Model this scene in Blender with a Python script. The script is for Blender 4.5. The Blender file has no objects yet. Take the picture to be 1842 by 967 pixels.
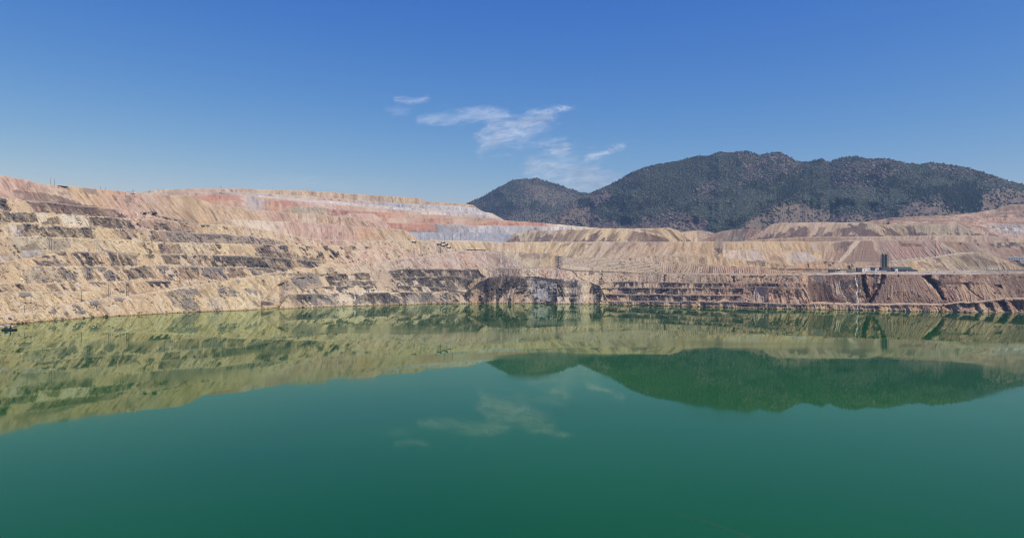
import bpy, math, random
import numpy as np
random.seed(7); RNG = np.random.default_rng(11)
scene = bpy.context.scene
C = scene.collection
# ---------------------------------------------------------------- camera
FPX, CX, CY, EYE = 1300.0, 921.0, 484.0, 60.0      # focal length, principal point of the photo, eye height over the lake
cd = bpy.data.cameras.new('camera'); cam = bpy.data.objects.new('camera', cd); C.objects.link(cam)
cd.sensor_width = 36.0; cd.lens = FPX / 1842.0 * 36.0
cam.location = (0, 0, EYE); cam.rotation_euler = (math.radians(90), 0, 0)
cd.clip_start = 0.5; cd.clip_end = 120000
scene.camera = cam
# ---------------------------------------------------------------- sky, sun, exposure
SUN_EL = math.radians(50); SUN_AZ = math.radians(126)     # azimuth clockwise from the view direction (+Y)
w = bpy.data.worlds.new('World'); scene.world = w; w.use_nodes = True
wn = w.node_tree.nodes; wl = w.node_tree.links
bg = wn['Background']
sky = wn.new('ShaderNodeTexSky'); sky.sky_type = 'NISHITA'; sky.sun_disc = False
sky.sun_elevation = SUN_EL; sky.sun_rotation = SUN_AZ
sky.altitude = 1900; sky.air_density = 1.0; sky.dust_density = 0.1; sky.ozone_density = 3.0
sep = wn.new('ShaderNodeSeparateColor'); com = wn.new('ShaderNodeCombineColor')   # grade the sky as the camera did: deep blue above, paler at the horizon
wl.new(sky.outputs[0], sep.inputs[0])
for k, (g_, m_) in enumerate(((2.14, .362), (1.35, .70), (.42, 3.25))):
    pw = wn.new('ShaderNodeMath'); pw.operation = 'POWER'; pw.inputs[1].default_value = g_
    ml = wn.new('ShaderNodeMath'); ml.operation = 'MULTIPLY'; ml.inputs[1].default_value = m_
    wl.new(sep.outputs[k], pw.inputs[0]); wl.new(pw.outputs[0], ml.inputs[0]); wl.new(ml.outputs[0], com.inputs[k])
wl.new(com.outputs[0], bg.inputs['Color'])
bg.inputs['Strength'].default_value = 0.10
sl = bpy.data.lights.new('sun', 'SUN'); sun = bpy.data.objects.new('sun', sl); C.objects.link(sun)
sl.energy = 4.4; sl.angle = math.radians(0.5); sl.color = (1.0, 0.90, 0.74)
sun.rotation_euler = (math.radians(90) - SUN_EL, 0, math.pi - SUN_AZ)
sun.location = (600, -500, 900)
vs = scene.view_settings; vs.view_transform = 'Standard'; vs.look = 'None'; vs.gamma = 1; vs.exposure = 0.0
scene.render.engine = 'CYCLES'
scene.cycles.max_bounces = 6; scene.cycles.diffuse_bounces = 2; scene.cycles.glossy_bounces = 3
scene.cycles.volume_bounces = 0; scene.cycles.transparent_max_bounces = 12
scene.cycles.filter_width = 1.1

# ---------------------------------------------------------------- helpers
def ip(x, pts):
    return np.interp(x, [p[0] for p in pts], [p[1] for p in pts])
def _h(ix, iy, seed):
    n = (ix.astype(np.int64) * 374761393 + iy.astype(np.int64) * 668265263 + seed * 982451653) & 0xffffffff
    n = ((n ^ (n >> 13)) * 1274126177) & 0xffffffff
    n = ((n ^ (n >> 15)) * 2246822519) & 0xffffffff
    return ((n ^ (n >> 16)) & 0xffffff) / float(0xffffff)
def vn(x, y, seed=0):                                     # smooth value noise, 0..1
    x = np.asarray(x, dtype=np.float64); y = np.asarray(y, dtype=np.float64)
    x0 = np.floor(x); y0 = np.floor(y); fx = x - x0; fy = y - y0
    fx = fx * fx * (3 - 2 * fx); fy = fy * fy * (3 - 2 * fy)
    a = _h(x0, y0, seed); b = _h(x0 + 1, y0, seed); c = _h(x0, y0 + 1, seed); d = _h(x0 + 1, y0 + 1, seed)
    return (a * (1 - fx) + b * fx) * (1 - fy) + (c * (1 - fx) + d * fx) * fy
def fbm(x, y, seed=0, o=4, g=0.5):
    s = 0.0; a = 1.0; t = 0.0
    for i in range(o):
        s = s + a * vn(x, y, seed + i * 17); t += a; a *= g; x = x * 2.03 + 5.2; y = y * 2.03 + 1.7
    return s / t
def ridge(x, y, seed=0, o=4, g=0.5):
    s = 0.0; a = 1.0; t = 0.0
    for i in range(o):
        s = s + a * (1 - np.abs(2 * vn(x, y, seed + i * 17) - 1)); t += a; a *= g; x = x * 2.07 + 3.1; y = y * 2.07 + 8.3
    return s / t
def ss(a, b, v):
    t = np.clip((v - a) / (b - a), 0, 1); return t * t * (3 - 2 * t)
def inpoly(x, y, P):
    r = np.zeros(x.shape, bool); n = len(P)
    for i in range(n):
        x1, y1 = P[i]; x2, y2 = P[(i + 1) % n]
        if y1 == y2: continue
        c = ((y1 > y) != (y2 > y)) & (x < (x2 - x1) * (y - y1) / (y2 - y1) + x1)
        r ^= c
    return r
def segdist(x, y, P, closed=True):
    d = np.full(x.shape, 1e9); n = len(P)
    for i in range(n if closed else n - 1):
        x1, y1 = P[i]; x2, y2 = P[(i + 1) % n]
        dx, dy = x2 - x1, y2 - y1; L = dx * dx + dy * dy + 1e-9
        t = np.clip(((x - x1) * dx + (y - y1) * dy) / L, 0, 1)
        d = np.minimum(d, np.hypot(x - x1 - t * dx, y - y1 - t * dy))
    return d
def lin(c):                                               # sRGB 0-255 -> linear
    c = np.array(c, float) / 255.0
    return np.where(c <= 0.04045, c / 12.92, ((c + 0.055) / 1.055) ** 2.4)
def at(px, py, D):                                        # a point of the place at depth D on the line of sight through px, py
    return ((px - CX) / FPX * D, D, EYE + (CY - py) / FPX * D)

# albedos of the place
P = dict(tan=(.49,.360,.225), ytan=(.52,.40,.235), pale=(.58,.49,.37), pink=(.48,.325,.24), dark=(.066,.056,.050), grey=(.235,.208,.182),
         brown=(.29,.205,.150), pbrown=(.150,.106,.086), red=(.43,.215,.145), dred=(.35,.19,.155), white=(.55,.515,.485), bgrey=(.37,.365,.37),
         dgrey=(.30,.305,.33), orange=(.51,.33,.20), sand=(.45,.35,.25), olive=(.38,.33,.225), rust=(.35,.225,.16), cream=(.62,.56,.43), black=(.06,.055,.058),
         stone=(.42,.39,.36))
P = {k: np.array(v) for k, v in P.items()}
def ipc(x, pts):
    xs = [p[0] for p in pts]; out = np.zeros(x.shape + (3,))
    for k in range(3): out[..., k] = np.interp(x, xs, [P[p[1]][k] for p in pts])
    return out
def mixc(a, b, m): return a * (1 - m[..., None]) + b * m[..., None]

def mesh_obj(name, V, F, mat, cols=None, smooth=False, parent=None):
    me = bpy.data.meshes.new(name)
    V = np.asarray(V, np.float32); F = np.asarray(F, np.int32)
    me.vertices.add(len(V)); me.vertices.foreach_set('co', V.ravel())
    n, k = F.shape
    me.loops.add(n * k); me.loops.foreach_set('vertex_index', F.ravel())
    me.polygons.add(n); me.polygons.foreach_set('loop_start', np.arange(0, n * k, k, dtype=np.int32))
    me.polygons.foreach_set('loop_total', np.full(n, k, np.int32))
    if cols is not None:
        at_ = me.color_attributes.new('Col', 'FLOAT_COLOR', 'POINT')
        cc = np.ones((len(V), 4), np.float32); cc[:, :3] = cols; at_.data.foreach_set('color', cc.ravel())
    me.polygons.foreach_set('use_smooth', np.full(n, smooth))
    me.update(calc_edges=True); me.validate()
    me.materials.append(mat)
    o = bpy.data.objects.new(name, me); C.objects.link(o)
    if parent: o.parent = parent
    return o

# ---------------------------------------------------------------- materials
def principled(name, col=(.5, .5, .5), rough=0.8, metal=0.0, spec=0.3, noise=0.0, scale=1.0):
    m = bpy.data.materials.new(name); m.use_nodes = True
    nt = m.node_tree; b = nt.nodes['Principled BSDF']
    b.inputs['Base Color'].default_value = (*col, 1); b.inputs['Roughness'].default_value = rough
    b.inputs['Metallic'].default_value = metal; b.inputs['Specular IOR Level'].default_value = spec
    if noise:
        tc = nt.nodes.new('ShaderNodeTexCoord'); nz = nt.nodes.new('ShaderNodeTexNoise'); nz.inputs['Scale'].default_value = scale
        nz.inputs['Detail'].default_value = 6
        mr = nt.nodes.new('ShaderNodeMapRange'); mr.inputs['To Min'].default_value = 1 - noise; mr.inputs['To Max'].default_value = 1 + noise
        mx = nt.nodes.new('ShaderNodeMix'); mx.data_type = 'RGBA'; mx.blend_type = 'MULTIPLY'; mx.inputs['Factor'].default_value = 1
        mx.inputs['A'].default_value = (*col, 1)
        nt.links.new(tc.outputs['Object'], nz.inputs['Vector']); nt.links.new(nz.outputs[0], mr.inputs['Value'])
        nt.links.new(mr.outputs[0], mx.inputs['B']); nt.links.new(mx.outputs['Result'], b.inputs['Base Color'])
    return m
def ground_mat(name, s1, s2, amp, bump_d):
    m = bpy.data.materials.new(name); m.use_nodes = True
    nt = m.node_tree; b = nt.nodes['Principled BSDF']; b.inputs['Roughness'].default_value = 0.95
    b.inputs['Specular IOR Level'].default_value = 0.1
    va = nt.nodes.new('ShaderNodeVertexColor'); va.layer_name = 'Col'
    tc = nt.nodes.new('ShaderNodeTexCoord')
    n1 = nt.nodes.new('ShaderNodeTexNoise'); n1.inputs['Scale'].default_value = s1; n1.inputs['Detail'].default_value = 5; n1.inputs['Roughness'].default_value = 0.65
    n2 = nt.nodes.new('ShaderNodeTexVoronoi'); n2.inputs['Scale'].default_value = s2
    mr = nt.nodes.new('ShaderNodeMapRange'); mr.inputs['From Min'].default_value = .25; mr.inputs['From Max'].default_value = .75
    mr.inputs['To Min'].default_value = 1 - amp; mr.inputs['To Max'].default_value = 1 + amp
    mx = nt.nodes.new('ShaderNodeMix'); mx.data_type = 'RGBA'; mx.blend_type = 'MULTIPLY'; mx.inputs['Factor'].default_value = 1
    nt.links.new(tc.outputs['Object'], n1.inputs['Vector']); nt.links.new(tc.outputs['Object'], n2.inputs['Vector'])
    nt.links.new(n1.outputs[0], mr.inputs['Value']); nt.links.new(va.outputs['Color'], mx.inputs['A'])
    nt.links.new(mr.outputs[0], mx.inputs['B']); nt.links.new(mx.outputs['Result'], b.inputs['Base Color'])
    ad = nt.nodes.new('ShaderNodeMath'); ad.operation = 'ADD'
    nt.links.new(n1.outputs[0], ad.inputs[0]); nt.links.new(n2.outputs['Distance'], ad.inputs[1])
    bp = nt.nodes.new('ShaderNodeBump'); bp.inputs['Strength'].default_value = 0.7; bp.inputs['Distance'].default_value = bump_d
    nt.links.new(ad.outputs[0], bp.inputs['Height']); nt.links.new(bp.outputs[0], b.inputs['Normal'])
    return m
M_PIT = ground_mat('pit_rock', 0.30, 0.35, 0.16, 1.3)
M_DUMP = ground_mat('dump_soil', 0.12, 0.15, 0.10, 1.2)
M_MTN = ground_mat('mountain_soil', 0.05, 0.05, 0.15, 4.0)

# ---------------------------------------------------------------- terrain: benches and dumps, listed from near to far
xs = np.concatenate([np.arange(-420, -10, 3.0), np.arange(-10, 1853, 1.0), np.arange(1853, 2240, 3.0)])
SHORE = [(-400,584),(0,584),(30,583),(75,578.5),(130,574),(190,570),(240,567),(335,562),(400,560),(480,556.5),(560,553),(640,550.5),(730,548),(800,546.5),
         (860,545.5),(940,545.5),(1060,547),(1180,549.5),(1300,553),(1400,556),(1500,557),(1560,558.5),(1640,560),(1700,561),(1842,563),(2200,566)]
shore_y = ip(xs, SHORE) + (fbm(xs / 18, xs * 0, 3, 4) - .5) * 2.0
ENV_Y = shore_y.copy(); ENV_D = EYE * FPX / (shore_y - CY)
DUMPD = {}
# deep notches cut into the faces: polygon in (px, py), how far back in metres, how steep the sides are
NOTCH = [([(1546,492),(1556,492),(1562,515),(1566,535),(1556,545),(1550,520)], 16, 3.0), ([(1584,491),(1598,492),(1588,512),(1578,530),(1566,549),(1560,553),(1558,545),(1570,526),(1579,508)], 26, 4.5), ([(1556,492),(1584,492),(1579,508),(1566,535)], 6, 1.2),
         ([(1655,497),(1676,492),(1676,500),(1692,508),(1692,520),(1704,541),(1694,541),(1682,524),(1668,510)], 26, 3.6),
         ([(1722,542),(1760,545),(1764,563),(1742,563),(1724,552)], 10, 2.0),
         ([(1690,546),(1722,545),(1722,566),(1700,566)], 8, 1.8),
         ([(1786,541),(1806,540),(1822,563),(1806,563)], 9, 2.0), ([(1812,541),(1842,540),(1842,563),(1830,563)], 9, 2.0),
         ([(1770,545),(1784,543),(1792,563),(1780,563)], 8, 2.0),
         ([(1725,508),(1742,508),(1748,522),(1770,538),(1764,540),(1738,520)], 7, 1.4),
         ([(1788,512),(1800,511),(1806,520),(1792,520)], 8, 2.0),
         ([(1080,492),(1084,492),(1082,508),(1074,532),(1070,531),(1077,508)], 7, 2.2),
         ([(1193,494),(1199,494),(1196,506),(1192,515),(1189,513)], 7, 2.0),
         ([(1314,497),(1322,497),(1321,508),(1316,508)], 6, 2.0), ([(1352,518),(1360,514),(1356,528),(1350,536)], 6, 2.0),
         ([(1363,497),(1374,496),(1371,508),(1366,508)], 5, 1.6), ([(1029,489),(1033,489),(1040,498),(1057,506),(1052,507),(1036,500)], 5, 1.8),
         ([(932,484),(935,484),(934,493),(932,493)], 3, 1.6)]
RIDGE_OUT = [([(1562,552),(1600,493),(1652,494),(1690,536),(1700,552)], 10, .35)]
# coloured rock and soil: (polygon, albedo, strength, ragged edge in px)
PATCH = [
 ([(18,342),(60,345),(100,352),(140,362),(152,378),(60,372),(38,362)], 'pbrown', .72, 5), ([(48,366),(110,362),(150,368),(215,378),(216,392),(120,386),(62,382)], 'pbrown', .85, 4),
 ([(-20,356),(8,357),(16,378),(-20,380)], 'dark', .85, 4), ([(12,360),(45,362),(60,382),(20,380)], 'ytan', .8, 4),
 ([(-20,383),(64,384),(70,400),(-20,400)], 'dark', .78, 5), ([(85,392),(104,388),(107,402),(76,405)], 'dark', .7, 4), ([(66,384),(85,386),(80,400),(70,400)], 'cream', .7, 4),
 ([(107,386),(150,390),(165,408),(112,406)], 'cream', .75, 5), ([(154,392),(172,391),(208,393),(222,411),(200,411),(166,404)], 'dark', .85, 4),
 ([(188,394),(212,392),(235,398),(238,416),(212,412)], 'dark', .75, 4),
 ([(8,404),(30,405),(48,425),(26,425)], 'white', .55, 4), ([(26,404),(70,403),(72,425),(44,425)], 'dark', .75, 4), ([(70,410),(110,408),(165,412),(168,428),(78,426)], 'dark', .82, 5),
 ([(172,412),(210,413),(208,428),(172,428)], 'ytan', .8, 3), ([(205,414),(245,416),(248,430),(216,430)], 'pbrown', .6, 5),
 ([(20,427),(60,440),(70,452),(30,452)], 'olive', .6, 4), ([(36,444),(66,436),(76,450),(40,451)], 'pbrown', .6, 4), ([(85,430),(128,430),(126,446),(98,452),(86,448)], 'grey', .55, 2),
 ([(0,462),(22,458),(24,462),(0,468)], 'bgrey', .7, 2), ([(36,455),(60,450),(85,452),(66,460),(40,462)], 'bgrey', .6, 2),
 ([(142,454),(176,454),(184,478),(158,478)], 'dark', .6, 6), ([(190,452),(212,454),(214,478),(200,478)], 'dark', .8, 4), ([(214,454),(245,456),(248,478),(222,478)], 'dark', .8, 4),
 ([(72,470),(112,468),(124,480),(72,478)], 'grey', .75, 4), ([(0,478),(14,480),(30,506),(0,508)], 'tan', .8, 4),
 ([(38,486),(118,482),(130,506),(48,508)], 'grey', .6, 9), ([(146,482),(166,480),(170,502),(154,502)], 'grey', .7, 5), ([(222,484),(250,484),(262,500),(230,502)], 'dark', .8, 5),
 ([(80,510),(98,510),(112,526),(92,525)], 'pbrown', .7, 4), ([(0,512),(22,510),(24,527),(8,528)], 'pbrown', .6, 4), ([(132,508),(140,508),(146,520),(138,520)], 'white', .5, 2),
 ([(242,400),(286,396),(296,414),(262,412)], 'brown', .75, 5), ([(286,394),(325,402),(355,410),(352,420),(300,420)], 'pbrown', .6, 7), ([(290,389),(330,395),(355,403),(352,408),(320,399),(292,393)], 'black', .55, 3),
 ([(290,416),(420,424),(480,430),(520,440),(480,440),(300,436)], 'grey', .7, 8), ([(288,438),(296,436),(308,446),(318,438),(334,456),(288,457)], 'pbrown', .85, 3), ([(376,440),(384,442),(400,458),(386,458)], 'pbrown', .7, 2),
 ([(410,442),(434,442),(438,458),(412,458)], 'brown', .6, 4), ([(436,441),(452,441),(470,462),(452,462)], 'ytan', .8, 2),
 ([(288,458),(320,458),(322,474),(296,476)], 'dark', .7, 4), ([(356,460),(374,460),(376,470),(360,470)], 'dark', .7, 3), ([(330,460),(350,460),(356,478),(346,478)], 'grey', .7, 4),
 ([(460,446),(500,452),(560,462),(600,470),(560,478),(480,490),(440,478)], 'dark', .68, 9), ([(410,462),(440,466),(446,479),(412,478)], 'dark', .6, 5), ([(525,462),(540,474),(536,480),(528,470)], 'tan', .8, 2),
 ([(322,482),(355,482),(360,502),(324,502)], 'pbrown', .7, 4), ([(366,482),(385,484),(392,502),(374,504)], 'grey', .7, 3), ([(410,482),(440,482),(444,498),(414,500)], 'dark', .65, 5), ([(300,486),(308,486),(312,494),(304,494)], 'white', .6, 2),
 ([(242,480),(272,482),(284,500),(240,500)], 'dark', .7, 6),
 ([(296,526),(338,518),(352,536),(362,562),(334,560),(310,545)], 'grey', .85, 5), ([(374,538),(392,538),(404,560),(384,560)], 'grey', .65, 7), ([(396,522),(420,520),(424,532),(400,534)], 'grey', .6, 6),
 ([(440,522),(456,540),(470,552),(462,552),(446,536)], 'pbrown', .7, 3), ([(480,530),(494,516),(506,535),(494,552)], 'pale', .5, 6), ([(446,505),(456,506),(474,530),(466,532)], 'brown', .7, 3),
 ([(520,492),(572,492),(578,515),(540,518)], 'grey', .85, 8), ([(518,530),(540,532),(548,554),(530,554)], 'dark', .65, 4), ([(560,530),(606,530),(612,550),(562,550)], 'grey', .85, 5), ([(500,506),(540,504),(546,516),(520,524),(504,520)], 'grey', .6, 6),
 ([(588,492),(614,492),(620,503),(590,504)], 'dark', .8, 4), ([(632,492),(664,491),(668,504),(640,503)], 'dark', .85, 3), ([(596,507),(640,506),(672,508),(676,513),(600,514)], 'dark', .7, 3),
 ([(638,530),(668,528),(720,528),(716,545),(638,548)], 'dark', .65, 5), ([(612,532),(630,530),(640,548),(618,548)], 'pale', .7, 5),
 ([(672,486),(694,484),(704,504),(720,522),(680,523),(674,505)], 'sand', .95, 1.5), ([(704,492),(722,492),(722,504),(712,503)], 'dark', .9, 2),
 ([(722,484),(860,485),(866,500),(858,508),(838,522),(780,524),(724,512)], 'dark', .84, 5), ([(742,505),(748,505),(756,512),(746,512)], 'pale', .9, 1), ([(758,515),(768,516),(778,524),(762,525)], 'pale', .9, 1),
 ([(724,530),(788,528),(790,544),(724,545)], 'grey', .7, 6), ([(788,528),(815,528),(816,543),(796,544)], 'pale', .85, 4), ([(852,502),(860,500),(862,508),(846,520),(842,516)], 'tan', .8, 2),
 ([(864,508),(884,499),(916,495),(940,499),(946,506),(920,522),(892,530),(884,538),(866,524),(854,514)], 'dark', .92, 2.4), ([(872,530),(882,520),(890,528),(888,546),(872,546)], 'pbrown', .8, 2),
 ([(962,506),(980,505),(988,512),(984,522),(966,520)], 'stone', .7, 2.4), ([(970,512),(982,510),(984,516),(974,520)], 'dark', .7, 2), ([(988,508),(1002,510),(1000,526),(990,526)], 'white', .4, 4), ([(952,515),(962,518),(964,536),(956,530)], 'white', .5, 3),
 ([(1004,502),(1034,506),(1038,518),(1010,516)], 'dark', .8, 5), ([(1006,526),(1036,528),(1038,534),(1006,533)], 'dark', .8, 3),
 ([(1084,490),(1140,492),(1170,495),(1160,504),(1090,503)], 'sand', .7, 3),
 ([(1453,497),(1478,495),(1492,512),(1500,538),(1457,540)], 'pbrown', .95, 1.6), ([(1456,498),(1478,496),(1494,514),(1478,508),(1458,506)], 'bgrey', .40, 2.4), ([(1436,541),(1500,536),(1530,545),(1440,547)], 'pbrown', .85, 2),
 ([(1506,498),(1538,498),(1545,550),(1518,545)], 'dark', .62, 9), ([(1545,494),(1572,496),(1580,520),(1566,548),(1552,540)], 'rust', .6, 4), ([(1546,497),(1560,496),(1558,520),(1552,530)], 'dark', .8, 3), ([(1600,494),(1652,494),(1688,534),(1690,545),(1566,547)], 'brown', .95, .6), ([(1370,510),(1448,508),(1450,538),(1380,540)], 'orange', .35, 6), ([(1320,512),(1448,512),(1450,518),(1320,517)], 'black', .7, 3), ([(1690,509),(1770,508),(1775,512),(1692,512)], 'black', .6, 1.5), ([(1700,514),(1780,512),(1800,536),(1740,538)], 'tan', .5, 4),
 ([(1784,500),(1800,497),(1812,500),(1806,512),(1786,510)], 'brown', .8, 2), ([(1800,500),(1842,498),(1900,500),(1900,538),(1806,537),(1810,515)], 'pbrown', .62, 2),
 # dumps
 ([(505,384),(515,386),(516,398),(492,396)], 'rust', .3, 3), ([(516,400),(530,400),(542,426),(528,424)], 'rust', .35, 2), ([(610,402),(622,408),(640,432),(618,432)], 'pink', .5, 2),
 ([(640,408),(660,409),(670,428),(648,432)], 'orange', .2, 3),
 ([(330,342),(380,340),(378,348),(310,350)], 'pink', .45, 4), ([(345,352),(385,350),(380,364),(362,362)], 'red', .5, 4), ([(392,350),(420,350),(440,364),(400,356)], 'red', .6, 3),
 ([(480,357),(500,358),(494,369),(480,369)], 'orange', .45, 3), ([(506,359),(550,366),(560,371),(510,371)], 'red', .5, 3),
 ([(722,402),(782,403),(786,416),(724,416)], 'red', .8, 6), ([(784,404),(800,404),(806,418),(786,418)], 'dgrey', .5, 5), ([(744,396),(758,396),(760,404),(742,404)], 'pink', .5, 3),
 ([(840,406),(870,402),(866,406),(848,412)], 'red', .5, 2),
 ([(998,427),(1006,418),(1012,424),(1030,416),(1060,413),(1048,424),(1040,436),(995,436)], 'pbrown', .65, 2), ([(1060,424),(1084,412),(1074,426),(1066,436),(1056,436)], 'pbrown', .7, 2),
 ([(1096,430),(1112,416),(1110,436),(1094,436)], 'pbrown', .55, 2), ([(1130,430),(1140,416),(1166,420),(1200,430),(1206,436),(1128,436)], 'pbrown', .8, 2), ([(1150,412),(1176,414),(1188,420),(1160,418)], 'pbrown', .5, 2),
 ([(1200,413),(1208,414),(1226,434),(1218,434)], 'pbrown', .8, 1.5), ([(952,436),(956,420),(984,416),(968,430),(962,436)], 'pbrown', .45, 2),
 ([(1192,459),(1200,455),(1212,459),(1200,462)], 'bgrey', .5, 2), ([(1256,446),(1266,448),(1270,458),(1258,456)], 'brown', .6, 2), ([(1283,446),(1296,447),(1300,456),(1292,455)], 'pbrown', .8, 1.5),
 ([(1302,454),(1330,452),(1334,468),(1312,470)], 'white', .4, 4), ([(1342,452),(1368,452),(1372,468),(1336,470)], 'white', .45, 4), ([(1330,450),(1340,450),(1340,462),(1334,466)], 'olive', .5, 2),
 ([(1412,460),(1426,456),(1430,466),(1416,468)], 'white', .55, 2), ([(1432,456),(1450,454),(1468,462),(1473,470),(1430,469)], 'white', .5, 3), ([(1386,461),(1396,459),(1410,463),(1412,470),(1388,468)], 'brown', .6, 2),
 ([(1355,470),(1362,468),(1378,470),(1377,480),(1360,478)], 'dark', .6, 2), ([(1367,468),(1377,468),(1378,480),(1370,480)], 'dark', .5, 1),
 ([(1372,482),(1520,484),(1600,485),(1520,488),(1400,487)], 'dark', .7, 1.2),
 ([(1458,437),(1466,437),(1472,452),(1462,450)], 'bgrey', .6, 2), ([(1503,438),(1520,434),(1530,440),(1518,448),(1504,446)], 'dark', .55, 3), ([(1500,450),(1520,450),(1524,458),(1504,462)], 'pbrown', .4, 3),
 ([(1520,470),(1534,466),(1536,474),(1524,474)], 'dark', .5, 2), ([(1545,432),(1572,436),(1570,470),(1536,470)], 'brown', .55, 2),
 ([(1466,424),(1472,410),(1486,408),(1480,424)], 'pbrown', .55, 2), ([(1494,426),(1504,412),(1528,408),(1520,426)], 'pbrown', .6, 3), ([(1542,424),(1546,414),(1566,412),(1584,424)], 'pbrown', .65, 2),
 ([(1588,414),(1600,410),(1622,424),(1592,424)], 'pbrown', .9, 2), ([(1628,408),(1646,406),(1650,422),(1638,422)], 'pbrown', .85, 2), ([(1672,422),(1678,418),(1684,423)], 'dark', .6, 1), ([(1716,420),(1724,417),(1728,423)], 'dark', .6, 1), ([(1756,421),(1762,420),(1770,423)], 'dark', .6, 1),
 ([(1541,433),(1549,433),(1514,471),(1506,471)], 'cream', .75, 1.2), ([(1500,436),(1538,434),(1522,452),(1500,450)], 'pbrown', .85, 3), ([(1496,452),(1520,452),(1508,466),(1494,462)], 'rust', .8, 3), ([(1549,433),(1566,433),(1584,471),(1516,472)], 'brown', .85, 1.2), ([(1598,444),(1652,444),(1668,463),(1600,466)], 'pink', .6, 2), ([(1600,469),(1680,461),(1724,454.5),(1760,453.5),(1724,457.5),(1680,464.5),(1600,472.5)], 'cream', .8, .8), ([(1620,437),(1660,440),(1664,444),(1622,442)], 'pbrown', .6, 2),
 ([(1693,436),(1720,452),(1716,455),(1690,444)], 'cream', .5, 1.5), ([(1725,464),(1740,457),(1770,464),(1800,474),(1800,478),(1740,479)], 'pbrown', .6, 3), ([(1660,474),(1700,478),(1700,484),(1662,482)], 'dark', .35, 4),
 ([(1765,482),(1776,481),(1792,484),(1830,486),(1830,489),(1770,489),(1760,486)], 'olive', .4, 2), ([(1770,481.5),(1790,482.5),(1808,485),(1806,487),(1780,484)], 'white', .9, .6),
]
PATCH = [(Q, c, s, r, min(q[0] for q in Q) - 8, max(q[0] for q in Q) + 8, min(q[1] for q in Q) - 6, max(q[1] for q in Q) + 6) for Q, c, s, r in PATCH]

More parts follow.
